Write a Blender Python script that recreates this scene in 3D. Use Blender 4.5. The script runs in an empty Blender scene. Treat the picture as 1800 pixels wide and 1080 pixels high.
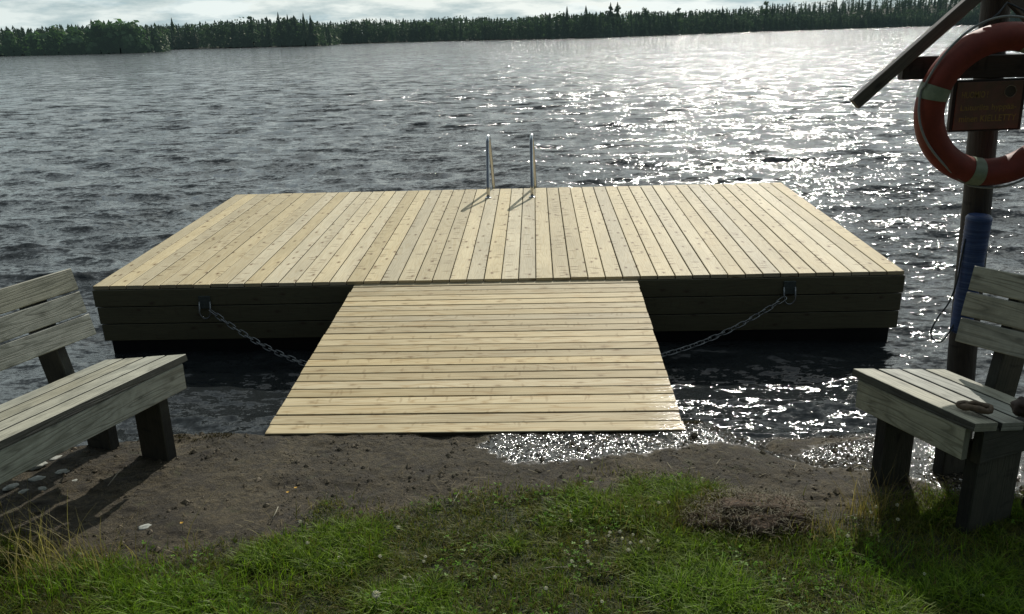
import bpy, math, random
import numpy as np
from math import sin, cos, pi, radians, hypot, atan2, sqrt, exp
from mathutils import Vector, Matrix, noise as mnoise

random.seed(7); np.random.seed(7)
S = bpy.context.scene
COL = S.collection

# ------------------------------------------------------------------ camera
F = 1480.0; CX, CY = 900.0, 540.0; H = 2.3
ROLL = radians(1.6)
PITCH = math.atan((CY - 62.0) * cos(ROLL) / F)
right = Vector((1, 0, 0)); fwd = Vector((0, cos(PITCH), -sin(PITCH))); up = Vector((0, sin(PITCH), cos(PITCH)))
r2 = cos(ROLL) * right - sin(ROLL) * up
u2 = sin(ROLL) * right + cos(ROLL) * up
cam_d = bpy.data.cameras.new('camera'); cam = bpy.data.objects.new('camera', cam_d); COL.objects.link(cam)
M = Matrix.Identity(4)
for i in range(3):
    M[i][0] = r2[i]; M[i][1] = u2[i]; M[i][2] = -fwd[i]
M[2][3] = H
cam.matrix_world = M
cam_d.sensor_width = 36; cam_d.lens = F / 1800 * 36; cam_d.clip_start = 0.05; cam_d.clip_end = 6000
S.camera = cam

def ray(x, y):
    u = (x - CX) / F; v = -(y - CY) / F
    return u * r2 + v * u2 + fwd
def at(x, y, z):
    r = ray(x, y); t = (z - H) / r.z
    return Vector((r.x * t, r.y * t, z))
def aty(x, y, Y):
    r = ray(x, y); t = Y / r.y
    return Vector((r.x * t, Y, H + r.z * t))

# ------------------------------------------------------------------ material helpers
def newmat(name):
    m = bpy.data.materials.new(name); m.use_nodes = True
    nt = m.node_tree
    return m, nt, nt.nodes['Principled BSDF']
def N(nt, typ, **kw):
    n = nt.nodes.new(typ)
    for k, v in kw.items():
        if k.startswith('i_'):
            n.inputs[int(k[2:])].default_value = v
        else:
            setattr(n, k, v)
    return n
def L(nt, a, b): nt.links.new(a, b)
def ramp(nt, fac, stops, interp='LINEAR'):
    r = nt.nodes.new('ShaderNodeValToRGB'); r.color_ramp.interpolation = interp
    el = r.color_ramp.elements
    while len(el) < len(stops): el.new(0.5)
    for e, (p, c) in zip(el, stops):
        e.position = p
        e.color = (c, c, c, 1) if isinstance(c, (int, float)) else (*c, 1)
    if fac is not None: L(nt, fac, r.inputs[0])
    return r
def math_n(nt, op, a, b=None, clamp=False):
    n = nt.nodes.new('ShaderNodeMath'); n.operation = op; n.use_clamp = clamp
    for i, v in enumerate((a, b)):
        if v is None: continue
        if isinstance(v, (int, float)): n.inputs[i].default_value = v
        else: L(nt, v, n.inputs[i])
    return n.outputs[0]
def noise_n(nt, vec, scale, detail=4, rough=0.55, dist=0.0):
    n = nt.nodes.new('ShaderNodeTexNoise')
    n.inputs['Scale'].default_value = scale; n.inputs['Detail'].default_value = detail
    n.inputs['Roughness'].default_value = rough; n.inputs['Distortion'].default_value = dist
    if vec is not None: L(nt, vec, n.inputs['Vector'])
    return n
def scaled(nt, vec, sc, loc=(0, 0, 0)):
    m = nt.nodes.new('ShaderNodeMapping'); m.inputs['Scale'].default_value = sc; m.inputs['Location'].default_value = loc
    L(nt, vec, m.inputs['Vector']); return m.outputs[0]
def mixc(nt, fac, a, b, mode='MIX'):
    m = nt.nodes.new('ShaderNodeMix'); m.data_type = 'RGBA'; m.blend_type = mode
    if isinstance(fac, (int, float)): m.inputs[0].default_value = fac
    else: L(nt, fac, m.inputs[0])
    for i, v in ((6, a), (7, b)):
        if isinstance(v, tuple): m.inputs[i].default_value = (*v, 1) if len(v) == 3 else v
        else: L(nt, v, m.inputs[i])
    return m.outputs[2]
def bump_n(nt, h, strength, dist, normal=None):
    b = nt.nodes.new('ShaderNodeBump'); b.inputs['Strength'].default_value = strength; b.inputs['Distance'].default_value = dist
    L(nt, h, b.inputs['Height'])
    if normal is not None: L(nt, normal, b.inputs['Normal'])
    return b.outputs[0]

def wood(name, light, dark, knot, var, rough=0.5, grain=0.5, dirt=None, dirt_amt=0.0, knots=1.0, spec=0.5, flecks=1.0, damp=False, bumpk=1.0):
    """boards: UV in metres along/across each board, colour attribute 'board' random per board"""
    m, nt, p = newmat(name)
    uv = N(nt, 'ShaderNodeUVMap', uv_map='UVMap').outputs[0]
    att = N(nt, 'ShaderNodeAttribute', attribute_name='board')
    sepc = N(nt, 'ShaderNodeSeparateColor'); L(nt, att.outputs['Color'], sepc.inputs[0])
    # cathedral grain: contour lines of a stretched noise
    n1 = noise_n(nt, scaled(nt, uv, (0.9, 9, 1)), 1.0, 2.0, 0.5, 0.25)
    rings = math_n(nt, 'FRACT', math_n(nt, 'MULTIPLY', n1.outputs[0], 13.0))
    ringr = ramp(nt, rings, [(0.0, 0.2), (0.55, 0.0), (0.86, 1.0), (1.0, 0.2)])
    fib = noise_n(nt, scaled(nt, uv, (6, 160, 1)), 1.0, 3.0, 0.6)
    blot = noise_n(nt, scaled(nt, uv, (1.6, 5, 1)), 1.0, 4.0, 0.6)
    c = mixc(nt, math_n(nt, 'MULTIPLY', ringr.outputs[0], grain), light, dark)
    fr = ramp(nt, fib.outputs[0], [(0.3, 0.80), (0.7, 1.12)])
    c = mixc(nt, 0.7, c, fr.outputs[0], 'MULTIPLY')
    br = ramp(nt, blot.outputs[0], [(0.3, 0.82), (0.7, 1.12)])
    c = mixc(nt, 0.8, c, br.outputs[0], 'MULTIPLY')
    # knots
    kd = noise_n(nt, scaled(nt, uv, (9, 14, 1)), 1.0, 2.0, 0.5)
    kuv = N(nt, 'ShaderNodeVectorMath', operation='ADD'); L(nt, scaled(nt, uv, (4.6, 8.5, 1)), kuv.inputs[0])
    ks = N(nt, 'ShaderNodeVectorMath', operation='SCALE'); L(nt, kd.outputs[1], ks.inputs[0]); ks.inputs['Scale'].default_value = 0.16
    L(nt, ks.outputs[0], kuv.inputs[1])
    vo = N(nt, 'ShaderNodeTexVoronoi', voronoi_dimensions='2D'); L(nt, kuv.outputs[0], vo.inputs['Vector']); vo.inputs['Scale'].default_value = 1.0
    km = ramp(nt, vo.outputs['Distance'], [(0.0, 1.0), (0.05, 0.9), (0.10, 0.35), (0.19, 0.0)])
    sv = N(nt, 'ShaderNodeSeparateColor'); L(nt, vo.outputs['Color'], sv.inputs[0])
    gate = math_n(nt, 'GREATER_THAN', sv.outputs[0], 0.55)
    kmm = math_n(nt, 'MULTIPLY', math_n(nt, 'MULTIPLY', km.outputs[0], gate), knots)
    # flecks running across the board around each knot (the checks seen on new decking)
    vo2 = N(nt, 'ShaderNodeTexVoronoi', voronoi_dimensions='2D'); L(nt, scaled(nt, kuv.outputs[0], (6.0, 0.72, 1)), vo2.inputs['Vector']); vo2.inputs['Scale'].default_value = 1.0
    fm = ramp(nt, vo2.outputs['Distance'], [(0.0, 0.95), (0.16, 0.6), (0.28, 0.0)])
    sv2 = N(nt, 'ShaderNodeSeparateColor'); L(nt, vo2.outputs['Color'], sv2.inputs[0])
    fmm = math_n(nt, 'MULTIPLY', math_n(nt, 'MULTIPLY', fm.outputs[0], math_n(nt, 'GREATER_THAN', sv2.outputs[1], 0.80)), knots * flecks)
    kall = math_n(nt, 'MAXIMUM', kmm, fmm)
    c = mixc(nt, kall, c, knot)
    # per board tone
    vr = ramp(nt, sepc.outputs[0], [(0.0, 1.0 - var), (1.0, 1.0 + var * 0.55)])
    c = mixc(nt, 1.0, c, vr.outputs[0], 'MULTIPLY')
    tint = ramp(nt, sepc.outputs[1], [(0.0, (1.0, 0.97, 0.84)), (1.0, (0.97, 1.0, 1.02))])
    c = mixc(nt, 1.0, c, tint.outputs[0], 'MULTIPLY')
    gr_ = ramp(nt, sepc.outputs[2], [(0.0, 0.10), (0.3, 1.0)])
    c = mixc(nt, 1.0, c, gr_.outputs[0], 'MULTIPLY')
    if dirt:
        oc = N(nt, 'ShaderNodeTexCoord').outputs['Object']
        dn = noise_n(nt, oc, 7.0, 6, 0.7, 0.4)
        dr = ramp(nt, dn.outputs[0], [(0.42, 0.0), (0.66, 1.0)])
        c = mixc(nt, math_n(nt, 'MULTIPLY', dr.outputs[0], dirt_amt), c, dirt)
    rg = None
    if damp:
        geo = N(nt, 'ShaderNodeNewGeometry').outputs['Position']
        sx = N(nt, 'ShaderNodeSeparateXYZ'); L(nt, geo, sx.inputs[0])
        # splashed corner by the shore, lower right of the gangway
        gx = math_n(nt, 'SUBTRACT', sx.outputs[0], 0.95)
        gy = math_n(nt, 'MULTIPLY', math_n(nt, 'SUBTRACT', 4.25, sx.outputs[1]), 0.45)
        g = math_n(nt, 'ADD', math_n(nt, 'MULTIPLY', gx, 1.5), gy)
        wn = noise_n(nt, scaled(nt, geo, (9, 60, 1)), 1.0, 4, 0.65)
        w = math_n(nt, 'ADD', g, math_n(nt, 'MULTIPLY', wn.outputs[0], 1.3))
        wet = ramp(nt, w, [(0.47, 0.0), (0.60, 1.0)])
        c = mixc(nt, math_n(nt, 'MULTIPLY', wet.outputs[0], 0.45), c, (0.22, 0.17, 0.09))
        rg = N(nt, 'ShaderNodeMapRange'); L(nt, wet.outputs[0], rg.inputs[0]); rg.inputs[3].default_value = rough; rg.inputs[4].default_value = 0.10
    L(nt, c, p.inputs['Base Color'])
    if rg: L(nt, rg.outputs[0], p.inputs['Roughness'])
    else: p.inputs['Roughness'].default_value = rough
    p.inputs['Specular IOR Level'].default_value = spec
    hh = math_n(nt, 'ADD', math_n(nt, 'MULTIPLY', fib.outputs[0], 0.8), math_n(nt, 'MULTIPLY', ringr.outputs[0], -0.35))
    L(nt, bump_n(nt, hh, 0.5 * bumpk, 0.002), p.inputs['Normal'])
    return m

M_deck = wood('new_decking', (0.60, 0.515, 0.355), (0.48, 0.37, 0.215), (0.15, 0.085, 0.038), 0.17, 0.6, 0.5, spec=0.12)
M_gang = wood('gangway_decking', (0.57, 0.475, 0.31), (0.40, 0.285, 0.15), (0.20, 0.125, 0.055), 0.18, 0.6, 0.85, knots=0.7, flecks=0.6, damp=True, spec=0.12)
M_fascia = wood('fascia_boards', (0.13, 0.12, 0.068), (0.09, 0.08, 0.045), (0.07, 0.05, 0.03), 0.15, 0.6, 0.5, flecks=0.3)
M_grey = wood('weathered_boards', (0.43, 0.42, 0.35), (0.17, 0.165, 0.13), (0.07, 0.065, 0.05), 0.13, 0.6, 0.75, dirt=(0.10, 0.105, 0.075), dirt_amt=0.5, knots=0.7, flecks=0.15, bumpk=2.5)
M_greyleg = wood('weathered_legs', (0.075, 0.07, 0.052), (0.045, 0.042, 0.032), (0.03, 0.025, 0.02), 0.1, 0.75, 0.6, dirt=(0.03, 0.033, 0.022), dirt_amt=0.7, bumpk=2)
M_post = wood('dark_post_wood', (0.085, 0.07, 0.055), (0.045, 0.038, 0.03), (0.02, 0.016, 0.012), 0.1, 0.7, 0.7, bumpk=3)
M_beam = wood('dark_beam_wood', (0.05, 0.042, 0.034), (0.03, 0.026, 0.02), (0.02, 0.016, 0.012), 0.1, 0.75, 0.6)
M_rafter = wood('grey_rafter_wood', (0.14, 0.125, 0.10), (0.08, 0.07, 0.055), (0.03, 0.026, 0.02), 0.1, 0.7, 0.7)

def simple(name, col, rough=0.5, metal=0.0, nscale=20, amt=0.25, bump=0.0, spec=0.5, bdist=0.003, col2=None):
    m, nt, p = newmat(name)
    oc = N(nt, 'ShaderNodeTexCoord').outputs['Object']
    n = noise_n(nt, oc, nscale, 5, 0.6)
    if col2 is None: col2 = tuple(c * (1 - amt * 1.4) for c in col)
    r = ramp(nt, n.outputs[0], [(0.3, col2), (0.65, col)])
    L(nt, r.outputs[0], p.inputs['Base Color'])
    p.inputs['Roughness'].default_value = rough; p.inputs['Metallic'].default_value = metal
    p.inputs['Specular IOR Level'].default_value = spec
    if bump: L(nt, bump_n(nt, n.outputs[0], bump, bdist), p.inputs['Normal'])
    return m
M_steel = simple('stainless_steel', (0.60, 0.60, 0.60), 0.22, 1.0, 30, 0.1)
M_galv = simple('galvanised_steel', (0.30, 0.31, 0.31), 0.42, 0.9, 60, 0.3, 0.2)
M_galv_d = simple('dull_galvanised_plate', (0.09, 0.11, 0.10), 0.6, 0.3, 60, 0.3, 0.2)
M_float = simple('black_float', (0.012, 0.012, 0.011), 0.5, 0, 10, 0.3)
M_ring = simple('faded_orange_red_ring', (0.23, 0.044, 0.025), 0.6, 0, 14, 0.3, 0.3, col2=(0.16, 0.032, 0.020), spec=0.3)
M_tape = simple('reflective_tape', (0.25, 0.30, 0.19), 0.45, 0.0, 40, 0.2, 0.1)
M_rope = simple('pale_grab_rope', (0.35, 0.36, 0.33), 0.8, 0, 200, 0.3, 0.4)
M_cord = simple('dark_cord', (0.03, 0.04, 0.045), 0.7, 0, 200, 0.3)
M_signedge = simple('sign_board_dark', (0.03, 0.025, 0.02), 0.7, 0, 40, 0.3)
M_sign = simple('sign_face_faded', (0.20, 0.105, 0.075), 0.6, 0, 16, 0.25, 0.2, col2=(0.12, 0.095, 0.06))
M_letter = simple('ochre_lettering', (0.42, 0.31, 0.09), 0.6, 0, 60, 0.3)
M_icon = simple('pictogram_dark', (0.07, 0.07, 0.05), 0.6, 0, 60, 0.3)
M_iconring = simple('pictogram_outline', (0.33, 0.30, 0.22), 0.6, 0, 60, 0.3)
M_strap = simple('brown_leather', (0.15, 0.10, 0.055), 0.7, 0, 60, 0.4, 0.8)
M_strap2 = simple('dark_brown_leather', (0.055, 0.03, 0.02), 0.7, 0, 60, 0.4, 0.8)
M_stone = simple('pale_lichen_stone', (0.42, 0.43, 0.38), 0.85, 0, 35, 0.35, 0.6)
M_screw = simple('screw_heads', (0.10, 0.09, 0.08), 0.5, 0.6, 90, 0.2)

def blue_mat():
    m, nt, p = newmat('blue_wound_cord')
    oc = N(nt, 'ShaderNodeTexCoord').outputs['Object']
    sc = scaled(nt, oc, (4, 4, 95))
    n = noise_n(nt, sc, 1.0, 4, 0.6)
    r = ramp(nt, n.outputs[0], [(0.35, (0.010, 0.030, 0.10)), (0.55, (0.022, 0.058, 0.17)), (0.72, (0.08, 0.12, 0.21))])
    L(nt, r.outputs[0], p.inputs['Base Color']); p.inputs['Roughness'].default_value = 0.5
    L(nt, bump_n(nt, n.outputs[0], 0.7, 0.004), p.inputs['Normal'])
    return m
M_blue = blue_mat()

# ------------------------------------------------------------------ mesh builder
class MB:
    def __init__(s): s.v = []; s.f = []; s.uv = []; s.col = []; s.sm = []
    def face(s, idx, uvs=None, col=(0.5, 0.5, 0.5), smooth=False):
        s.f.append(tuple(idx)); s.uv.append(uvs or [(0, 0)] * len(idx)); s.col.append(col); s.sm.append(smooth)
    def plank(s, o, ax, ay, az, Ln, W, T, ch=0.003, col=None):
        """board from corner o: length Ln along ax, width W along ay, thickness T along az; the +az long edges are eased"""
        o = Vector(o); ax = Vector(ax).normalized(); ay = Vector(ay).normalized(); az = Vector(az).normalized()
        col = col or (random.random(), random.random(), random.random())
        ru, rv = random.uniform(0, 60), random.uniform(0, 60)
        cs = [(0, 0), (W, 0), (W, T - ch), (W - ch, T), (ch, T), (0, T - ch)]
        b = len(s.v)
        for a in (0, Ln):
            for (y, z) in cs: s.v.append(o + ax * a + ay * y + az * z)
        n = 6; per = 0; dist = [0, W, W + T - ch, W + T, 2 * W + T, 2 * W + T + ch, 2 * W + 2 * T]
        flip = ax.cross(ay).dot(az) < 0
        for i in range(n):
            j = (i + 1) % n
            q = [b + i, b + j, b + n + j, b + n + i]
            w = [(ru, rv + dist[i]), (ru, rv + dist[i + 1]), (ru + Ln, rv + dist[i + 1]), (ru + Ln, rv + dist[i])]
            if not flip: q = q[::-1]; w = w[::-1]
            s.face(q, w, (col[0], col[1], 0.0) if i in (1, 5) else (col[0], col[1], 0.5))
        e0 = [b + i for i in range(n)]; e1 = [b + n + i for i in range(n)]
        u0 = [(ru + y * 0.2, rv + z * 5) for (y, z) in cs]
        if not flip: s.face(e0, u0, (col[0], col[1], 0.5)); s.face(e1[::-1], u0[::-1], (col[0], col[1], 0.5))
        else: s.face(e0[::-1], u0[::-1], (col[0], col[1], 0.5)); s.face(e1, u0, (col[0], col[1], 0.5))
        # fix the winding of side faces relative to outward direction is handled by recalc at build
    def box(s, c, sx, sy, sz, R=None, col=None):
        R = R or Matrix.Identity(3); c = Vector(c)
        s.plank(c + R @ Vector((-sx / 2, -sy / 2, -sz / 2)), R @ Vector((1, 0, 0)), R @ Vector((0, 1, 0)), R @ Vector((0, 0, 1)), sx, sy, sz, min(sx, sy, sz) * 0.08, col)
    def tube(s, pts, rad, n=10, closed=False, cap=True, sq=(1, 1)):
        pts = [Vector(p) for p in pts]; m = len(pts)
        rad = rad if isinstance(rad, (list, tuple)) else [rad] * m
        b = len(s.v); prev = None; acc = 0
        col = (random.random(), random.random(), random.random())
        for i, p in enumerate(pts):
            if closed: t = pts[(i + 1) % m] - pts[i - 1]
            else: t = pts[min(i + 1, m - 1)] - pts[max(i - 1, 0)]
            t.normalize()
            if prev is None:
                a = Vector((0, 0, 1)) if abs(t.z) < 0.9 else Vector((1, 0, 0))
                nx = t.cross(a).normalized()
            else:
                nx = (prev - t * prev.dot(t)).normalized()
            prev = nx; ny = t.cross(nx)
            for k in range(n):
                a = 2 * pi * k / n
                s.v.append(p + nx * cos(a) * rad[i] * sq[0] + ny * sin(a) * rad[i] * sq[1])
        lim = m if closed else m - 1
        for i in range(lim):
            j = (i + 1) % m; d = (pts[j] - pts[i]).length
            for k in range(n):
                l = (k + 1) % n
                v0, v1 = 2 * pi * rad[i] * k / n, 2 * pi * rad[i] * (k + 1) / n
                s.face([b + i * n + k, b + i * n + l, b + j * n + l, b + j * n + k], [(acc, v0), (acc, v1), (acc + d, v1), (acc + d, v0)], col, True)
            acc += d
        if cap and not closed:
            s.face([b + k for k in range(n)][::-1], None, col); s.face([b + (m - 1) * n + k for k in range(n)], None, col)
    def build(s, name, mat, parent=None, recalc=True):
        me = bpy.data.meshes.new(name)
        me.from_pydata([tuple(v) for v in s.v], [], s.f)
        uvl = me.uv_layers.new(name='UVMap'); flat = [c for f in s.uv for w in f for c in w]
        uvl.data.foreach_set('uv', flat)
        ca = me.color_attributes.new('board', 'FLOAT_COLOR', 'CORNER')
        cf = []
        for f, c in zip(s.f, s.col): cf += [c[0], c[1], c[2], 1.0] * len(f)
        ca.data.foreach_set('color', cf)
        me.polygons.foreach_set('use_smooth', s.sm)
        me.materials.append(mat)
        if recalc:
            import bmesh
            bm = bmesh.new(); bm.from_mesh(me); bmesh.ops.recalc_face_normals(bm, faces=bm.faces); bm.to_mesh(me); bm.free()
        o = bpy.data.objects.new(name, me); COL.objects.link(o)
        if parent: o.parent = parent
        return o
def tag(o, label=None, cat=None, group=None, kind=None):
    if label: o['label'] = label
    if cat: o['category'] = cat
    if group: o['group'] = group
    if kind: o['kind'] = kind
    return o
def empty(name, loc=(0, 0, 0), rz=0.0):
    o = bpy.data.objects.new(name, None); COL.objects.link(o); o.location = loc; o.rotation_euler = (0, 0, rz); o.empty_display_size = 0.1
    return o
def local(o): # matrix of an empty before depsgraph runs
    return Matrix.Translation(o.location) @ o.rotation_euler.to_matrix().to_4x4()
def npmesh(name, verts, faces, mat, smooth=False, parent=None):
    """faces: (n,k) int array"""
    me = bpy.data.meshes.new(name)
    k = faces.shape[1]; nf = len(faces)
    me.vertices.add(len(verts)); me.vertices.foreach_set('co', np.asarray(verts, dtype=np.float32).ravel())
    me.loops.add(nf * k); me.loops.foreach_set('vertex_index', faces.astype(np.int32).ravel())
    me.polygons.add(nf); me.polygons.foreach_set('loop_start', np.arange(0, nf * k, k, dtype=np.int32))
    me.polygons.foreach_set('loop_total', np.full(nf, k, dtype=np.int32))
    me.polygons.foreach_set('use_smooth', np.full(nf, smooth, dtype=bool))
    me.update(calc_edges=True); me.validate()
    if mat: me.materials.append(mat)
    o = bpy.data.objects.new(name, me); COL.objects.link(o)
    if parent: o.parent = parent
    return o
def vcol(me, name, arr):
    ca = me.color_attributes.new(name, 'FLOAT_COLOR', 'POINT')
    ca.data.foreach_set('color', np.asarray(arr, dtype=np.float32).ravel())

# smooth value noise in numpy
_perm = np.random.RandomState(3).rand(512, 512)
def vn(x, y):
    x = np.asarray(x, float); y = np.asarray(y, float)
    xi = np.floor(x).astype(int); yi = np.floor(y).astype(int); fx = x - xi; fy = y - yi
    fx = fx * fx * (3 - 2 * fx); fy = fy * fy * (3 - 2 * fy)
    g = lambda a, b: _perm[a % 512, b % 512]
    return (g(xi, yi) * (1 - fx) + g(xi + 1, yi) * fx) * (1 - fy) + (g(xi, yi + 1) * (1 - fx) + g(xi + 1, yi + 1) * fx) * fy
def fbm(x, y, o=4, r=0.5):
    s = 0; a = 1; t = 0
    for i in range(o):
        s = s + a * vn(x * 2 ** i + 17.3 * i, y * 2 ** i + 9.1 * i); t += a; a *= r
    return s / t
def sstep(a, b, x):
    t = np.clip((np.asarray(x, float) - a) / (b - a), 0, 1); return t * t * (3 - 2 * t)

# ------------------------------------------------------------------ water
def build_water():
    NR, NC = 1040, 900
    q = np.linspace(0, 1, NR)
    y0, y1 = 2.6, 2600.0
    inv = 1 / y1 + (1 / y0 - 1 / y1) * (1 - q) ** 1.55           # rows even on screen
    Y = 1 / inv
    ang = np.linspace(radians(-50), radians(50), NC)
    YY, AA = np.meshgrid(Y, np.tan(ang), indexing='ij')
    X = AA * YY
    dy = np.gradient(Y)[:, None] * np.ones_like(X)
    dx = np.abs(np.gradient(X, axis=1))
    rng = np.random.RandomState(11)
    Z = np.zeros_like(X); DX = np.zeros_like(X); DY = np.zeros_like(X)
    nW = 130
    wind = radians(-97)                                 # waves run towards the viewer
    lams = 0.10 * (2.0 / 0.10) ** (rng.rand(nW) ** 0.9)
    lams = np.concatenate([lams, rng.uniform(2.2, 6.5, 22)])
    for lam in lams:
        th = wind + rng.normal(0, 0.32 if lam > 1 else 0.50)
        k = 2 * pi / lam; kx, ky = k * cos(th), k * sin(th)
        slope = 0.027 * (0.45 + 0.55 * min(1, 0.5 / lam)) * rng.uniform(0.5, 1.4)
        if lam > 2.1: slope *= 0.62
        a = slope / k
        fade = np.clip(1.6 - np.maximum(dy * abs(sin(th)), dx * abs(cos(th))) / lam * 3.0, 0, 1)
        ph = kx * X + ky * YY + rng.uniform(0, 2 * pi)
        Z += a * fade * np.sin(ph)
        ch = 0.85
        DX += ch * a * fade * cos(th) * np.cos(ph); DY += ch * a * fade * sin(th) * np.cos(ph)
    gust = 0.55 + 0.75 * fbm(X / 6.0 + 50, YY / 3.2 + 50, 3)
    shel = 1 - 0.12 * sstep(7.5, 5.0, YY) * sstep(3.6, 2.6, np.abs(X + 0.1))   # calmer behind the dock
    g = gust * shel
    V = np.stack([X + DX * g, YY + DY * g, Z * g], -1).reshape(-1, 3)
    idx = np.arange(NR * NC).reshape(NR, NC)
    Fc = np.stack([idx[:-1, :-1], idx[:-1, 1:], idx[1:, 1:], idx[1:, :-1]], -1).reshape(-1, 4)
    m, nt, p = newmat('lake_water')
    p.inputs['Base Color'].default_value = (0.019, 0.022, 0.023, 1)
    p.inputs['IOR'].default_value = 1.333
    pos = N(nt, 'ShaderNodeNewGeometry')
    sx = N(nt, 'ShaderNodeSeparateXYZ'); L(nt, pos.outputs['Position'], sx.inputs[0])
    mr = N(nt, 'ShaderNodeMapRange'); L(nt, sx.outputs[1], mr.inputs[0])
    mr.inputs[1].default_value = 5; mr.inputs[2].default_value = 34; mr.inputs[3].default_value = 0.12; mr.inputs[4].default_value = 1.0
    # direct slope perturbation: keeps its statistics at any distance
    P = pos.outputs['Position']
    na = noise_n(nt, scaled(nt, P, (9, 17.0, 1)), 1.0, 4.0, 0.75)
    nb = noise_n(nt, scaled(nt, P, (0.9, 2.2, 1), (31, 7, 0)), 1.0, 5.0, 0.72)
    gu = noise_n(nt, scaled(nt, P, (0.018, 0.05, 1)), 1.0, 3.0, 0.6)
    def centred(nz, k):
        a = N(nt, 'ShaderNodeVectorMath', operation='SUBTRACT'); L(nt, nz.outputs[1], a.inputs[0]); a.inputs[1].default_value = (0.5, 0.5, 0.5)
        b = N(nt, 'ShaderNodeVectorMath', operation='SCALE'); L(nt, a.outputs[0], b.inputs[0])
        if isinstance(k, (int, float)): b.inputs['Scale'].default_value = k
        else: L(nt, k, b.inputs['Scale'])
        return b.outputs[0]
    gk = ramp(nt, gu.outputs[0], [(0.3, 0.7), (0.7, 1.15)])
    kfar = math_n(nt, 'MULTIPLY', mr.outputs[0], 4.6)
    kfar = math_n(nt, 'MULTIPLY', kfar, gk.outputs[0])
    mr2 = N(nt, 'ShaderNodeMapRange'); L(nt, sx.outputs[1], mr2.inputs[0]); mr2.inputs[1].default_value = 40; mr2.inputs[2].default_value = 220; mr2.inputs[3].default_value = 1.0; mr2.inputs[4].default_value = 1.6
    kfar = math_n(nt, 'MULTIPLY', kfar, mr2.outputs[0])
    s1 = centred(na, 1.9); s2 = centred(nb, kfar)
    ad = N(nt, 'ShaderNodeVectorMath', operation='ADD'); L(nt, s1, ad.inputs[0]); L(nt, s2, ad.inputs[1])
    fl = N(nt, 'ShaderNodeVectorMath', operation='MULTIPLY'); L(nt, ad.outputs[0], fl.inputs[0]); fl.inputs[1].default_value = (0.8, 1, 0)
    ad2 = N(nt, 'ShaderNodeVectorMath', operation='ADD'); L(nt, fl.outputs[0], ad2.inputs[0]); L(nt, pos.outputs['Normal'], ad2.inputs[1])
    nm = N(nt, 'ShaderNodeVectorMath', operation='NORMALIZE'); L(nt, ad2.outputs[0], nm.inputs[0])
    L(nt, nm.outputs[0], p.inputs['Normal'])
    rr = N(nt, 'ShaderNodeMapRange'); L(nt, mr.outputs[0], rr.inputs[0]); rr.inputs[3].default_value = 0.05; rr.inputs[4].default_value = 0.12
    L(nt, rr.outputs[0], p.inputs['Roughness'])
    o = npmesh('lake_water', V, Fc, m, smooth=True)
    tag(o, kind='structure')
build_water()

# ------------------------------------------------------------------ ground (shore)
def edge_y(x):
    """y at which the slab breaks down to the water"""
    x = np.asarray(x, float)
    return 3.93 + 0.03 * np.sin(x * 7.0 + 1) * (fbm(x * 6, x * 0 + 3, 3)) + 0.05 * (fbm(x * 3 + 9, x * 0 + 1, 4) - 0.5) - 0.10 * sstep(-1.7, -2.6, x)
def ground_z(x, y):
    x = np.asarray(x, float); y = np.asarray(y, float)
    lip = 0.016 * sstep(0.16, 0.0, np.abs(y - 3.86)) * sstep(1.6, 1.3, np.abs(x + 0.2))
    base = 0.402 + lip + 0.035 * sstep(3.4, 2.0, y) + 0.05 * sstep(2.2, 0.2, y)
    # right-hand side slopes gently into the lake
    s = sstep(0.95, 1.5, x + 0.12 * (fbm(x * 2, y * 2, 2) - 0.5))
    slope = 0.39 - 0.26 * sstep(3.2, 4.1, y) - 0.22 * sstep(4.0, 4.9, y)
    zr = slope
    e = edge_y(x)
    zl = base - 0.55 * sstep(e - 0.015, e + 0.22, y) - 0.02 * sstep(e - 0.25, e, y)
    z = zl * (1 - s) + np.minimum(zr, base) * s
    z = z - 1.2 * sstep(4.6, 9.0, y)
    z = z + 0.028 * (fbm(x * 1.7, y * 1.7, 4) - 0.5) + 0.022 * (fbm(x * 11, y * 11, 4, 0.6) - 0.5) - 0.010 * sstep(0.52, 0.70, fbm(x * 3.1 + 40, y * 5.1, 5, 0.6))
    z = z + 0.06 * sstep(1.6, 2.5, x) * sstep(3.3, 2.6, y) 
    return z
def gz(x, y): return float(ground_z(x, y))
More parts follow.
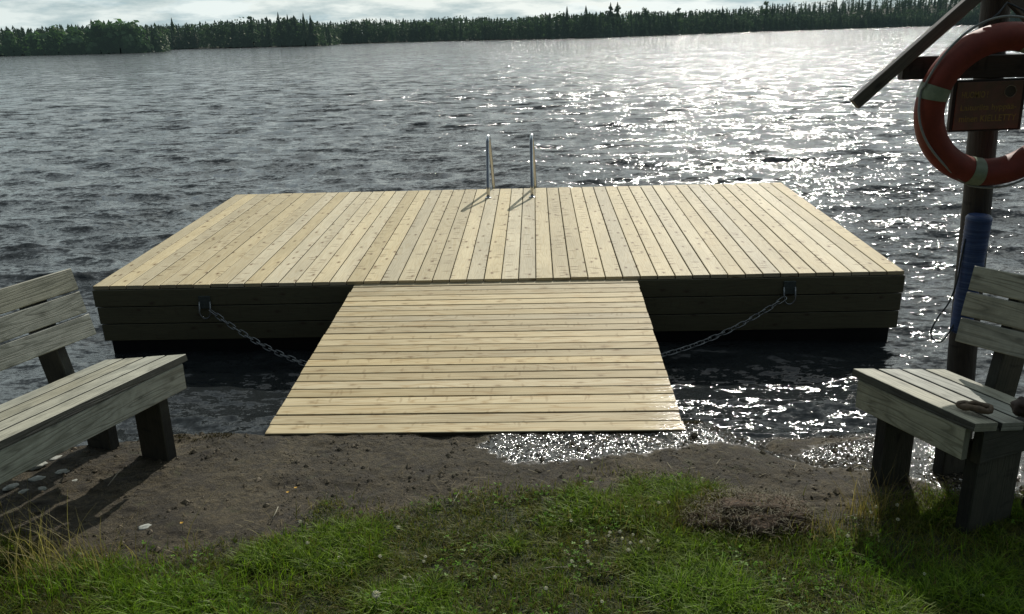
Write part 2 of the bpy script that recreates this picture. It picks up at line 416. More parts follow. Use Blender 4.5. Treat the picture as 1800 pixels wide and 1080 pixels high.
def build_ground():
    xs = np.concatenate([np.linspace(-900, -8, 24)[:-1], np.linspace(-8, -3, 60)[:-1], np.linspace(-3, 3, 460), np.linspace(3, 8, 60)[1:], np.linspace(8, 900, 24)[1:]])
    ys = np.concatenate([np.linspace(-600, -3, 20)[:-1], np.linspace(-3, 1.6, 50)[:-1], np.linspace(1.6, 4.6, 300), np.linspace(4.6, 10, 40)[1:], np.array([14., 30, 80, 300, 1500])])
    X, Y = np.meshgrid(xs, ys, indexing='xy')
    Z = ground_z(X, Y)
    V = np.stack([X, Y, Z], -1).reshape(-1, 3)
    idx = np.arange(V.shape[0]).reshape(X.shape)
    Fc = np.stack([idx[:-1, :-1], idx[:-1, 1:], idx[1:, 1:], idx[1:, :-1]], -1).reshape(-1, 4)
    m, nt, p = newmat('shore_soil_and_rock')
    P = N(nt, 'ShaderNodeNewGeometry').outputs['Position']
    n1 = noise_n(nt, P, 3.0, 6, 0.62, 0.3); n2 = noise_n(nt, P, 30, 7, 0.75); n3 = noise_n(nt, P, 150, 4, 0.7)
    c = ramp(nt, n1.outputs[0], [(0.25, (0.034, 0.026, 0.013)), (0.5, (0.074, 0.057, 0.029)), (0.75, (0.125, 0.098, 0.052))]).outputs[0]
    c = mixc(nt, 0.9, c, ramp(nt, n2.outputs[0], [(0.32, 0.25), (0.5, 0.9), (0.68, 1.7)]).outputs[0], 'MULTIPLY')
    c = mixc(nt, 0.8, c, ramp(nt, n3.outputs[0], [(0.3, 0.55), (0.7, 1.35)]).outputs[0], 'MULTIPLY')
    # moss and dark litter patches
    n4 = noise_n(nt, P, 5.5, 5, 0.7, 0.6)
    c = mixc(nt, ramp(nt, n4.outputs[0], [(0.54, 0.0), (0.62, 0.8)]).outputs[0], c, (0.035, 0.027, 0.017))
    n5 = noise_n(nt, scaled(nt, P, (1, 1, 1), (5, 9, 2)), 9, 5, 0.7, 0.4)
    c = mixc(nt, ramp(nt, n5.outputs[0], [(0.60, 0.0), (0.72, 0.5)]).outputs[0], c, (0.09, 0.10, 0.035))
    sx = N(nt, 'ShaderNodeSeparateXYZ'); L(nt, P, sx.inputs[0])
    att = N(nt, 'ShaderNodeAttribute', attribute_name='wetmask')
    ws = N(nt, 'ShaderNodeSeparateColor'); L(nt, att.outputs['Color'], ws.inputs[0])
    wn = noise_n(nt, P, 14, 5, 0.65)
    w = math_n(nt, 'ADD', ws.outputs[0], math_n(nt, 'MULTIPLY', math_n(nt, 'SUBTRACT', wn.outputs[0], 0.5), 0.9))
    wet = ramp(nt, w, [(0.46, 0.0), (0.58, 1.0)]).outputs[0]
    c = mixc(nt, math_n(nt, 'MULTIPLY', wet, 0.85), c, (0.022, 0.020, 0.016))
    c = mixc(nt, ws.outputs[1], c, (0.035, 0.045, 0.014))
    L(nt, c, p.inputs['Base Color'])
    mr = N(nt, 'ShaderNodeMapRange'); L(nt, wet, mr.inputs[0]); mr.inputs[3].default_value = 0.88; mr.inputs[4].default_value = 0.09
    L(nt, mr.outputs[0], p.inputs['Roughness'])
    h = math_n(nt, 'ADD', math_n(nt, 'MULTIPLY', n2.outputs[0], 1.0), math_n(nt, 'MULTIPLY', n3.outputs[0], 0.4))
    bn = bump_n(nt, h, 1.0, 0.034)
    wp = noise_n(nt, P, 70, 1.5, 0.6)
    wa = N(nt, 'ShaderNodeVectorMath', operation='SUBTRACT'); L(nt, wp.outputs[1], wa.inputs[0]); wa.inputs[1].default_value = (0.5, 0.5, 0.5)
    wb = N(nt, 'ShaderNodeVectorMath', operation='MULTIPLY'); L(nt, wa.outputs[0], wb.inputs[0]); wb.inputs[1].default_value = (2.1, 2.1, 0)
    wc = N(nt, 'ShaderNodeVectorMath', operation='SCALE'); L(nt, wb.outputs[0], wc.inputs[0]); L(nt, wet, wc.inputs['Scale'])
    wd = N(nt, 'ShaderNodeVectorMath', operation='ADD'); L(nt, wc.outputs[0], wd.inputs[0]); bm_ = N(nt, 'ShaderNodeMix', data_type='VECTOR'); L(nt, wet, bm_.inputs[0]); L(nt, bn, bm_.inputs[4]); L(nt, N(nt, 'ShaderNodeNewGeometry').outputs['Normal'], bm_.inputs[5]); L(nt, bm_.outputs[1], wd.inputs[1])
    we = N(nt, 'ShaderNodeVectorMath', operation='NORMALIZE'); L(nt, wd.outputs[0], we.inputs[0]); L(nt, we.outputs[0], p.inputs['Normal'])
    o = npmesh('shore_ground', V, Fc, m, smooth=True)
    # wetness: near the water on the right and in the strip beside the gangway end
    Xf, Yf = V[:, 0], V[:, 1]
    wetm = wet_mask(Xf, Yf)
    gm = grass_mask(Xf, Yf)
    vcol(o.data, 'wetmask', np.stack([wetm, gm * 0.8, gm * 0, gm * 0 + 1], -1))
    tag(o, kind='structure')
def poly_mask(x, y, pts, soft):
    """signed soft mask of a polygon (numpy)"""
    x = np.asarray(x, float); y = np.asarray(y, float)
    ins = np.zeros(x.shape, bool); d = np.full(x.shape, 1e9)
    n = len(pts)
    for i in range(n):
        x1, y1 = pts[i]; x2, y2 = pts[(i + 1) % n]
        cond = ((y1 > y) != (y2 > y)) & (x < (x2 - x1) * (y - y1) / (y2 - y1 + 1e-12) + x1)
        ins ^= cond
        t = np.clip(((x - x1) * (x2 - x1) + (y - y1) * (y2 - y1)) / ((x2 - x1) ** 2 + (y2 - y1) ** 2), 0, 1)
        d = np.minimum(d, np.hypot(x - x1 - t * (x2 - x1), y - y1 - t * (y2 - y1)))
    sd = np.where(ins, d, -d)
    return np.clip(0.5 + sd / soft / 2, 0, 1)
WET1 = [tuple(at(x, y, 0.38)[:2]) for x, y in [(835, 790), (890, 752), (1200, 735), (1520, 735), (1500, 772), (1250, 785), (1120, 805), (900, 822)]]
WET2 = [tuple(at(x, y, 0.26)[:2]) for x, y in [(1375, 782), (1440, 740), (1800, 640), (1950, 760), (1860, 930), (1660, 915), (1560, 868), (1430, 822)]]
def wet_mask(x, y):
    return np.maximum(np.maximum(poly_mask(x, y, WET1, 0.10), poly_mask(x, y, WET2, 0.12)), sstep(0.10, 0.02, ground_z(x, y)) * 0.9)
GB = [at(x, y, 0.42) for x, y in [(-200, 930), (0, 955), (150, 985), (300, 985), (420, 955), (560, 905), (700, 885), (860, 868), (1000, 845), (1150, 830), (1250, 850), (1380, 930), (1480, 925), (1560, 875), (1700, 870), (1800, 850), (2000, 840)]]
gbx = np.array([p.x for p in GB]); gby = np.array([p.y for p in GB])
def grass_mask(x, y):
    x = np.asarray(x, float); y = np.asarray(y, float)
    b = np.interp(x, gbx, gby) + 0.42 * (fbm(x * 5 + 3, y * 5, 5, 0.62) - 0.5)
    m = sstep(0.10, -0.16, y - b)
    c = at(1310, 900, 0.44)
    ex = ((x - c.x) / 0.26) ** 2 + ((y - c.y) / 0.15) ** 2
    m = m * sstep(0.75, 1.35, ex + 0.5 * (fbm(x * 9, y * 9, 3) - 0.5))
    return m
build_ground()

# ------------------------------------------------------------------ grass
def leaf_mat(name, attname='tint', trans=0.45):
    m, nt, p = newmat(name)
    att = N(nt, 'ShaderNodeAttribute', attribute_name=attname)
    nt.nodes.remove(p)
    out = [n for n in nt.nodes if n.type == 'OUTPUT_MATERIAL'][0]
    d = N(nt, 'ShaderNodeBsdfDiffuse'); t = N(nt, 'ShaderNodeBsdfTranslucent'); g = N(nt, 'ShaderNodeBsdfGlossy')
    oc = N(nt, 'ShaderNodeTexCoord').outputs['Object']
    nz = noise_n(nt, oc, 40 if trans > 0.2 else 0.3, 2)
    c = mixc(nt, 0.5, att.outputs['Color'], ramp(nt, nz.outputs[0], [(0.3, 0.6), (0.7, 1.3)]).outputs[0], 'MULTIPLY')
    L(nt, c, d.inputs[0])
    c2 = mixc(nt, 1.0, c, (1.25, 1.35, 0.7), 'MULTIPLY'); L(nt, c2, t.inputs[0])
    g.inputs['Roughness'].default_value = 0.45; g.inputs['Color'].default_value = (0.6, 0.6, 0.5, 1)
    a = N(nt, 'ShaderNodeMixShader'); a.inputs[0].default_value = trans; L(nt, d.outputs[0], a.inputs[1]); L(nt, t.outputs[0], a.inputs[2])
    b = N(nt, 'ShaderNodeMixShader'); b.inputs[0].default_value = 0.025; L(nt, a.outputs[0], b.inputs[1]); L(nt, g.outputs[0], b.inputs[2])
    if trans == 0.30:   # foliage given a faint glow in place of airlight over several hundred metres
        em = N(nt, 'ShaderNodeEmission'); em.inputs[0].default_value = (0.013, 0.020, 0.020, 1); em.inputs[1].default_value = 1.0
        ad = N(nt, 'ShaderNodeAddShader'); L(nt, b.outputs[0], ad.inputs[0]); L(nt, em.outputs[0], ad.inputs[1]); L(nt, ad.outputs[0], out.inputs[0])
    else: L(nt, b.outputs[0], out.inputs[0])
    return m
M_grass = leaf_mat('grass_blades')
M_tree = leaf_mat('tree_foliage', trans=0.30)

def blades(name, X, Y, Z, hgt, wid, lean, colA, mat, segs=3, parent=None, stuff=True):
    """one mesh of many curved tapering blades"""
    n = len(X); rs = np.random.RandomState(n % 1000 + 5)
    az = rs.rand(n) * 2 * pi
    face = az + pi / 2 + rs.normal(0, 0.4, n)
    dx, dy = np.cos(az), np.sin(az); wx, wy = np.cos(face), np.sin(face)
    V = []; C = []
    for s in range(segs + 1):
        t = s / segs
        w = wid * (1 - t ** 1.6) * 0.5 + 0.0002
        bend = lean * hgt * t ** 2
        zz = hgt * (t - 0.35 * lean * t * t)
        for sg in (-1, 1):
            V.append(np.stack([X + dx * bend + sg * wx * w, Y + dy * bend + sg * wy * w, Z + zz], -1))
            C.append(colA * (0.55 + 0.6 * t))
    V = np.stack(V, 1).reshape(-1, 3); C = np.stack(C, 1).reshape(-1, 3)
    base = (np.arange(n) * (2 * (segs + 1)))[:, None]
    fs = []
    for s in range(segs): fs.append(base + np.array([[2 * s, 2 * s + 1, 2 * s + 3, 2 * s + 2]]))
    Fc = np.stack(fs, 1).reshape(-1, 4)
    o = npmesh(name, V, Fc, mat, smooth=True, parent=parent)
    vcol(o.data, 'tint', np.concatenate([C, np.ones((len(C), 1))], 1))
    return o
def build_grass():
    rs = np.random.RandomState(4)
    n = 340000
    X = rs.uniform(-2.5, 2.6, n); Y = rs.uniform(1.75, 3.75, n)
    gm = grass_mask(X, Y)
    cl = fbm(X * 3.2, Y * 3.2, 4); fine = fbm(X * 16 + 4, Y * 16, 3)
    keep = rs.rand(n) < gm * np.clip(0.50 + 1.9 * (fine - 0.42), 0.36, 1)
    vis = np.abs(X) < 0.72 * Y + 0.35
    keep &= vis
    X, Y, cl, fine, gm = X[keep], Y[keep], cl[keep], fine[keep], gm[keep]
    n = len(X)
    Z = ground_z(X, Y) - 0.004
    lush = sstep(0.42, 0.60, cl) * sstep(0.3, 1.0, gm)
    front = sstep(2.75, 2.25, Y + 0.25 * (X + 0.6) * (X < 0))
    lush = np.clip(lush * 0.8 + 0.55 * front * sstep(0.35, 0.5, cl), 0, 1)
    h = (0.020 + 0.030 * lush + 0.014 * fine) * rs.uniform(0.5, 1.6, n)
    w = rs.uniform(0.0018, 0.0042, n) * (1 + 0.5 * lush)
    lean = rs.uniform(0.3, 1.5, n)
    green = np.array([0.160, 0.260, 0.020]); olive = np.array([0.135, 0.140, 0.028]); straw = np.array([0.17, 0.125, 0.05]); deep = np.array([0.055, 0.105, 0.014])
    r = rs.rand(n)[:, None]
    C = olive * (1 - lush[:, None]) + green * lush[:, None]
    C = C * (0.65 + 0.7 * r)
    st = rs.rand(n) < (0.05 + 0.10 * (1 - lush) * (gm < 0.95))
    C[st] = straw * rs.uniform(0.5, 1.2, (st.sum(), 1))
    dk = rs.rand(n) < 0.25
    C[dk] = deep * rs.uniform(0.7, 1.3, (dk.sum(), 1))
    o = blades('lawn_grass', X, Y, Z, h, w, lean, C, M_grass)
    tag(o, 'short green and olive lawn grass covering the near bank', 'grass', kind='stuff')
    # clover and broad small leaves
    n = 16000
    X = rs.uniform(-2.4, 2.4, n); Y = rs.uniform(1.8, 3.5, n)
    k = (rs.rand(n) < grass_mask(X, Y) * sstep(0.45, 0.62, fbm(X * 4 + 31, Y * 4, 3))) & (np.abs(X) < 0.72 * Y + 0.3)
    X, Y = X[k], Y[k]; n = len(X)
    Z = ground_z(X, Y) + rs.uniform(0.008, 0.035, n)
    V = []; Fc = []; C = []
    for i in range(n):
        base = rs.rand() * 2 * pi; col = np.array([0.11, 0.24, 0.02]) * rs.uniform(0.6, 1.5)
        tx, ty = rs.normal(0, 0.35), rs.normal(0, 0.35)
        for q in range(3):
            a = base + q * 2.09; s = rs.uniform(0.005, 0.009); b0 = len(V)
            for (u, v) in ((0, 0), (0.7, 0.5), (1.1, 0), (0.7, -0.5)):
                px = (u * cos(a) - v * sin(a)) * s; py = (u * sin(a) + v * cos(a)) * s
                V.append((X[i] + px, Y[i] + py, Z[i] + tx * px + ty * py)); C.append((*col, 1))
            Fc.append((b0, b0 + 1, b0 + 2, b0 + 3))
    o = npmesh('clover_leaves', np.array(V), np.array(Fc), M_grass)
    vcol(o.data, 'tint', np.array(C)); tag(o, 'small clover leaves scattered through the lawn', 'clover', kind='stuff')
    # taller wispy dry grass: left corner, centre-right tuft, by the right bench leg
    Xs, Ys, hs, cs = [], [], [], []
    def tuft(px, py, z, sx, sy, cnt, h0, h1, col):
        c = at(px, py, z)
        for _ in range(cnt):
            x = rs.normal(c.x, sx); y = rs.normal(c.y, sy)
            Xs.append(x); Ys.append(y); hs.append(rs.uniform(h0, h1)); cs.append(np.array(col) * rs.uniform(0.6, 1.3))
    straw = (0.22, 0.18, 0.085); gs = (0.15, 0.165, 0.035)
    tuft(40, 1000, 0.43, 0.16, 0.08, 150, 0.10, 0.34, (0.34, 0.29, 0.14)); tuft(150, 1000, 0.43, 0.12, 0.06, 50, 0.10, 0.30, (0.30, 0.24, 0.12)); tuft(30, 1000, 0.43, 0.2, 0.1, 90, 0.06, 0.18, gs)
    tuft(-60, 950, 0.42, 0.10, 0.12, 40, 0.15, 0.36, straw)
    tuft(1190, 905, 0.43, 0.14, 0.06, 300, 0.04, 0.13, gs); tuft(1150, 900, 0.43, 0.16, 0.06, 90, 0.05, 0.16, straw)
    tuft(1300, 900, 0.43, 0.10, 0.05, 130, 0.08, 0.14, (0.16, 0.12, 0.05)); tuft(1340, 940, 0.43, 0.14, 0.025, 260, 0.02, 0.06, (0.10, 0.12, 0.025)); tuft(1250, 880, 0.43, 0.06, 0.04, 200, 0.05, 0.12, (0.13, 0.12, 0.03))
    tuft(1270, 950, 0.43, 0.20, 0.03, 700, 0.02, 0.07, (0.12, 0.15, 0.025)); tuft(1210, 900, 0.43, 0.06, 0.05, 250, 0.04, 0.10, (0.10, 0.10, 0.025))
    tuft(1230, 925, 0.43, 0.12, 0.04, 350, 0.04, 0.11, (0.12, 0.10, 0.03)); tuft(1400, 960, 0.43, 0.12, 0.03, 200, 0.03, 0.08, (0.09, 0.11, 0.03)); tuft(1480, 935, 0.43, 0.10, 0.04, 40, 0.06, 0.16, straw)
    tuft(1060, 880, 0.43, 0.10, 0.05, 90, 0.03, 0.09, gs)
    tuft(1530, 900, 0.42, 0.05, 0.03, 60, 0.10, 0.28, (0.26, 0.20, 0.09)); tuft(1440, 930, 0.42, 0.07, 0.03, 60, 0.05, 0.15, straw); tuft(1600, 890, 0.40, 0.10, 0.05, 120, 0.04, 0.10, gs)
    tuft(620, 960, 0.43, 0.14, 0.06, 70, 0.03, 0.08, gs); tuft(480, 960, 0.43, 0.08, 0.05, 30, 0.04, 0.10, straw)
    tuft(1650, 930, 0.42, 0.25, 0.10, 300, 0.04, 0.10, gs); tuft(120, 1030, 0.43, 0.25, 0.08, 700, 0.05, 0.11, (0.15, 0.26, 0.02)); tuft(1550, 1000, 0.43, 0.25, 0.1, 900, 0.04, 0.10, (0.13, 0.24, 0.02)); tuft(400, 1040, 0.43, 0.2, 0.06, 500, 0.04, 0.09, (0.17, 0.28, 0.02)); tuft(980, 1040, 0.43, 0.3, 0.08, 500, 0.03, 0.08, (0.13, 0.22, 0.02))
    for _ in range(150):
        x = rs.uniform(-1.6, 1.7); y = rs.uniform(2.1, 3.1)
        if grass_mask(x, y) > 0.5: Xs.append(x); Ys.append(y); hs.append(rs.uniform(0.04, 0.10)); cs.append(np.array(straw) * rs.uniform(0.7, 1.5))
    for _ in range(1500):
        x = rs.uniform(-1.9, 1.9); y = float(np.interp(x, gbx, gby)) + rs.normal(0.0, 0.07)
        if fbm(x * 6 + 60, y * 6, 3) > 0.48 and ground_z(x, y) > 0.3:
            Xs.append(x); Ys.append(y); hs.append(rs.uniform(0.02, 0.085)); cs.append(np.array(gs if rs.rand() < 0.6 else straw) * rs.uniform(0.5, 1.3))
    Xs, Ys, hs = map(np.array, (Xs, Ys, hs))
    o = blades('tall_dry_grass', Xs, Ys, ground_z(Xs, Ys) - 0.003, hs, rs.uniform(0.0016, 0.0034, len(Xs)), rs.uniform(0.15, 0.9, len(Xs)), np.array(cs), M_grass, segs=5)
    tag(o, 'sparse tall wisps of dry and green grass at the lawn edge', 'grass', kind='stuff')
    # dead straw and litter lying on soil
    n = 2600
    X = rs.uniform(-2.4, 2.2, n); Y = rs.uniform(2.2, 3.9, n)
    b = np.interp(X, gbx, gby)
    k = rs.rand(n) < np.exp(-np.abs(Y - b) / 0.22) * 0.9 + 0.03
    k &= ground_z(X, Y) > 0.2
    X, Y = X[k], Y[k]; n = len(X); a = rs.rand(n) * pi; ln = rs.uniform(0.01, 0.06, n); wd = rs.uniform(0.0006, 0.0016, n)
    Z = ground_z(X, Y) + rs.uniform(0.003, 0.014, n)
    dx, dy = np.cos(a) * ln / 2, np.sin(a) * ln / 2; nx, ny = -np.sin(a) * wd, np.cos(a) * wd; tz = rs.normal(0, 0.003, n)
    V = np.stack([np.stack([X - dx - nx, Y - dy - ny, Z - tz], -1), np.stack([X - dx + nx, Y - dy + ny, Z - tz], -1), np.stack([X + dx + nx, Y + dy + ny, Z + tz], -1), np.stack([X + dx - nx, Y + dy - ny, Z + tz], -1)], 1).reshape(-1, 3)
    o = npmesh('dead_straw', V, (np.arange(n)[:, None] * 4 + np.arange(4)[None]), M_grass)
    C = np.repeat(np.array([[0.22, 0.18, 0.11]]) * rs.uniform(0.4, 1.3, (n, 1)), 4, 0)
    vcol(o.data, 'tint', np.concatenate([C, np.ones((len(C), 1))], 1)); tag(o, 'dead straw lying along the edge of the lawn', 'straw', kind='stuff')
    n = 9000
    X = rs.uniform(-2.6, 0.95, n); Y = edge_y(X) - 0.045 + rs.normal(0, 0.022, n)
    k = fbm(X * 6, Y * 6 + 70, 3) > 0.53; X, Y = X[k], Y[k]; n = len(X)
    C = np.array([0.05, 0.038, 0.018]) * rs.uniform(0.4, 1.6, (n, 1))
    o = blades('moss_tufts', X, Y, ground_z(X, Y) - 0.002, rs.uniform(0.004, 0.014, n), rs.uniform(0.003, 0.006, n), rs.uniform(0.3, 1.2, n), C, M_grass, segs=2)
    tag(o, 'dark brown moss and litter along the water edge of the slab', 'moss', kind='stuff')
    # gravel / crumbs on the slab
    n = 12000
    X = rs.uniform(-2.6, 2.4, n); Y = rs.uniform(2.5, 4.4, n)
    k = (ground_z(X, Y) > 0.02) & (grass_mask(X, Y) < 0.5) & (fbm(X * 5, Y * 5 + 8, 3) > 0.42); X, Y = X[k], Y[k]; n = len(X)
    s = rs.exponential(0.0028, n) + 0.0012; s = np.minimum(s, 0.020); Z = ground_z(X, Y) + s * 0.2
    octa = np.array([(1, 0, 0), (0, 1, 0), (-1, 0, 0), (0, -1, 0), (0, 0, 0.7), (0, 0, -0.7)], float)
    J = octa[None] * (1 + rs.uniform(-0.35, 0.35, (n, 6, 1)))
    V = (np.stack([X, Y, Z], -1)[:, None] + J * s[:, None, None]).reshape(-1, 3)
    tri = np.array([(0, 1, 4), (1, 2, 4), (2, 3, 4), (3, 0, 4), (1, 0, 5), (2, 1, 5), (3, 2, 5), (0, 3, 5)])
    Fc = (np.arange(n)[:, None, None] * 6 + tri[None]).reshape(-1, 3)
    o = npmesh('gravel_crumbs', V, Fc, simple('gravel', (0.16, 0.125, 0.075), 0.85, 0, 50, 0.5, col2=(0.05, 0.04, 0.03)))
    tag(o, 'loose gravel crumbs and soil bits scattered on the brown slab', 'gravel', kind='stuff')
build_grass()

# clover flowers, one thing each
M_white = simple('clover_petal', (0.80, 0.78, 0.62), 0.8, 0, 300, 0.15)
M_white.node_tree.nodes['Principled BSDF'].inputs['Subsurface Weight'].default_value = 0.4
M_white.node_tree.nodes['Principled BSDF'].inputs['Subsurface Radius'].default_value = (0.01, 0.01, 0.008)
M_yellow = simple('yellow_petal', (0.65, 0.36, 0.02), 0.7, 0, 300, 0.3)
M_stalk = simple('green_stalk', (0.07, 0.11, 0.03), 0.7, 0, 100, 0.3)
def flower_meshes(kind):
    st = MB(); st.tube([(0, 0, -0.01), (0.002, 0.001, 0.02), (0.0, 0.0, 0.04)], 0.0009, 5)
    hd = MB(); rs = random.Random(3)
    if kind == 'white':
        for i in range(46):
            z = 1 - 2 * (i + 0.5) / 46; r = sqrt(1 - z * z); a = i * 2.4
            d = Vector((r * cos(a), r * sin(a), z * 0.85)); c = Vector((0, 0, 0.043)) + d * 0.0042
            t = d.cross(Vector((0.3, 0.2, 0.9))).normalized(); b = len(hd.v)
            tip = c + d * 0.0042
            hd.v += [c - t * 0.0013, c + t * 0.0013, tip + t * 0.0006, tip - t * 0.0006]; hd.face([b, b + 1, b + 2, b + 3])
            s = d.cross(t); b = len(hd.v)
            hd.v += [c - s * 0.0013, c + s * 0.0013, tip + s * 0.0006, tip - s * 0.0006]; hd.face([b, b + 1, b + 2, b + 3])
    else:
        for i in range(26):
            a = i * 2.4; rr = 0.004 + 0.006 * (i / 26); d = Vector((cos(a), sin(a), 0.35)); t = Vector((-sin(a), cos(a), 0)); b = len(hd.v)
            c = Vector((0, 0, 0.04))
            hd.v += [c, c + d * rr * 0.6 - t * 0.0016, c + d * rr, c + d * rr * 0.6 + t * 0.0016]; hd.face([b, b + 1, b + 2, b + 3])
    return st, hd
def make_flower(kind, stmesh, hdmesh, px, py, label, group, sc=1.0):
    g = at(px, py, 0.46); g = at(px, py, gz(g.x, g.y) + 0.035 * sc)
    e = empty('clover_flower' if kind == 'white' else 'yellow_flower', (g.x, g.y, gz(g.x, g.y)), random.uniform(0, 6)); e.scale = (sc, sc, sc)
    s = bpy.data.objects.new('stalk', stmesh); COL.objects.link(s); s.parent = e
    h = bpy.data.objects.new('flower_head', hdmesh); COL.objects.link(h); h.parent = e
    e['label'] = label; e['category'] = 'flower'; e['group'] = group
st, hd = flower_meshes('white'); o1 = st.build('stalk', M_stalk); o2 = hd.build('flower_head', M_white, recalc=False)
ms, mh = o1.data, o2.data; bpy.data.objects.remove(o1); bpy.data.objects.remove(o2)
wf = [(1113, 942), (1094, 950), (1108, 958), (1127, 955), (1156, 954), (1105, 970), (1140, 968), (1032, 956), (1034, 990), (1070, 946), (1072, 938), (1124, 893), (1158, 886), (1005, 990), (1020, 828), (1040, 816), (745, 990), (712, 1019), (870, 1018), (595, 982), (541, 957), (668, 980), (700, 930), (748, 982), (908, 936), (1490, 945), (1530, 905), (1540, 893), (1577, 890), (1362, 928), (1578, 915), (662, 1052), (1175, 884), (1004, 918), (1058, 1060), (960, 1038), (528, 918), (1090, 935), (1726, 1052), (1625, 1010)]
for i, (x, y) in enumerate(wf):
    big = (x, y) == (662, 1052)
    if 1085 <= x <= 1160 and 930 <= y <= 975: lab = 'white clover flower in the cluster on the lawn in front of the gangway\'s right end'
    elif x > 1300: lab = 'white clover flower in the grass beside the right bench'
    elif x < 760: lab = 'white clover flower in the grass on the left half of the lawn'
    else: lab = 'white clover flower scattered alone in the middle of the lawn'
    if big: lab = 'large faded clover head lowest in the picture, left of centre'
    make_flower('white', ms, mh, x, y, lab, 'white clover flowers in the lawn', 1.9 if big else random.uniform(0.75, 1.05))
st, hd = flower_meshes('yellow'); o2 = hd.build('flower_head', M_yellow, recalc=False); my = o2.data; bpy.data.objects.remove(o2)
for (x, y, lab) in [(506, 868, 'brighter yellow flower standing on the brown slab, left of its pair'), (520, 861, 'yellow flower standing on the brown slab, right of its pair'), (320, 925, 'small orange yellow flower alone below the left bench')]:
    make_flower('yellow', ms, my, x, y, lab, 'yellow flowers at the slab edge', 0.9)

# ------------------------------------------------------------------ heap of dead grass, stones, twigs
def blob(name, c, sx, sy, sz, mat, seed, n=28, rough=0.25, parent=None):
    V = []; Fc = []; rs = random.Random(seed); off = Vector((rs.uniform(0, 50),) * 3)
    m = n // 2
    for i in range(m + 1):
        th = pi * i / m
        for j in range(n):
            ph = 2 * pi * j / n
            d = Vector((sin(th) * cos(ph), sin(th) * sin(ph), cos(th)))
            k = 1 + rough * (mnoise.noise(d * 1.6 + off) + 0.5 * mnoise.noise(d * 4 + off) + 0.3 * mnoise.noise(d * 9 + off))
            V.append((d.x * sx * k, d.y * sy * k, d.z * sz * k))
    for i in range(m):
        for j in range(n):
            k = (j + 1) % n
            Fc.append((i * n + j, (i + 1) * n + j, (i + 1) * n + k, i * n + k))
    o = npmesh(name, np.array(V), np.array(Fc), mat, smooth=True, parent=parent)
    o.location = c
    return o
def build_heap():
    c = at(1315, 905, 0.44); z = gz(c.x, c.y)
    o = empty('grass_heap', (c.x, c.y, z))
    tag(o, 'brown heap of dead grass and roots on the bank between gangway and right bench', 'heap')
    M_h = simple('heap_soil', (0.10, 0.062, 0.034), 0.95, 0, 60, 0.5, 1.0, bdist=0.01, col2=(0.022, 0.016, 0.01))
    blob('soil_core', (0, 0, 0.008), 0.25, 0.135, 0.070, M_h, 4, 60, 0.38, parent=o)
    rs = np.random.RandomState(9); n = 1700
    a = rs.rand(n) * 2 * pi; r = np.sqrt(rs.rand(n)) * 1.15
    X = r * np.cos(a) * 0.25; Y = r * np.sin(a) * 0.15; Z = 0.088 * np.sqrt(np.clip(1 - (r / 1.15) ** 2, 0, 1)) * (0.55 + 0.75 * fbm(X * 9 + 3, Y * 9, 3)) + 0.002
    h = rs.uniform(0.006, 0.030, n)
    C = np.array([0.034, 0.019, 0.008]) * rs.uniform(0.25, 1.8, (n, 1)); ol = rs.rand(n) < 0.25; C[ol] = np.array([0.07, 0.055, 0.018]) * rs.uniform(0.5, 1.3, (ol.sum(), 1)); pale = rs.rand(n) < 0.03; C[pale] = np.array([0.26, 0.23, 0.15]) * rs.uniform(0.6, 1.1, (pale.sum(), 1))
    b = blades('dead_stems', X, Y, Z, h, rs.uniform(0.001, 0.003, n), rs.uniform(1.2, 2.6, n), C, M_grass, segs=4, parent=o)
build_heap()
stn = [(60, 820, .075), (66, 845, .05), (110, 832, .04), (20, 860, .045), (42, 868, .03), (95, 805, .04), (75, 862, .03), (255, 929, .035), (10, 835, .04), (130, 845, .02)]
stl = ['largest pale lichen covered stone under the left bench', 'pale flat stone just below the largest one under the left bench', 'small pale stone to the right of the largest under the left bench',
       'pale stone at the left picture edge under the left bench', 'small pale stone lowest of those at the left edge', 'small pale stone nearest the water behind the left bench',
       'small pale stone between the bench shadow and the flat stone', 'white grey pebble alone on the slab below the left bench', 'pale stone furthest left beside the water edge', 'tiny pale stone beside the rear leg of the left bench']
for (x, y, s), lab in zip(stn, stl):
    p = at(x, y, 0.40); z = gz(p.x, p.y)
    o = blob('stone', (p.x, p.y, z + s * 0.05), s * 0.75, s * 0.55, s * 0.16, M_stone, x, 20, 0.35); o.rotation_euler = (0, 0, x)
    tag(o, lab, 'stone', 'pale stones at the left shore')
tw = [((1585 / 2, 880), (1612 / 2, 857), 'pale straight twig lying on the soil at the lawn\'s upper edge'), ((187, 842), (210, 812), 'dry twig lying on the slab under the left bench'), ((488, 884), (478, 908), 'bent dry stem on the slab below the yellow flowers'),
      ((880 + 60, 1003), (998, 998), 'pale straw stalk lying flat across the middle lawn'), ((717, 1005), (732, 1035), 'pale broken stalk lying on the lawn beside the large clover head')]
for (a, b, lab) in tw:
    pa = at(*a, 0.44); pb = at(*b, 0.44); pa.z = gz(pa.x, pa.y) + 0.012; pb.z = gz(pb.x, pb.y) + 0.016
    m = (pa + pb) / 2 + Vector((0.003, 0.004, 0.004)); mb = MB(); mb.tube([pa, m, pb], [0.0018, 0.0022, 0.0012], 6)
    tag(mb.build('twig', simple('dry_twig', (0.33, 0.30, 0.22), 0.8, 0, 100, 0.3)), lab, 'twig', 'dry twigs and stalks on the ground')

# ------------------------------------------------------------------ floating dock
FL, FR = at(163, 503, 0.55), at(1590, 476, 0.55)
dx_ = (FR - FL).normalized(); DW = (FR - FL).length; yaw = atan2(dx_.y, dx_.x)
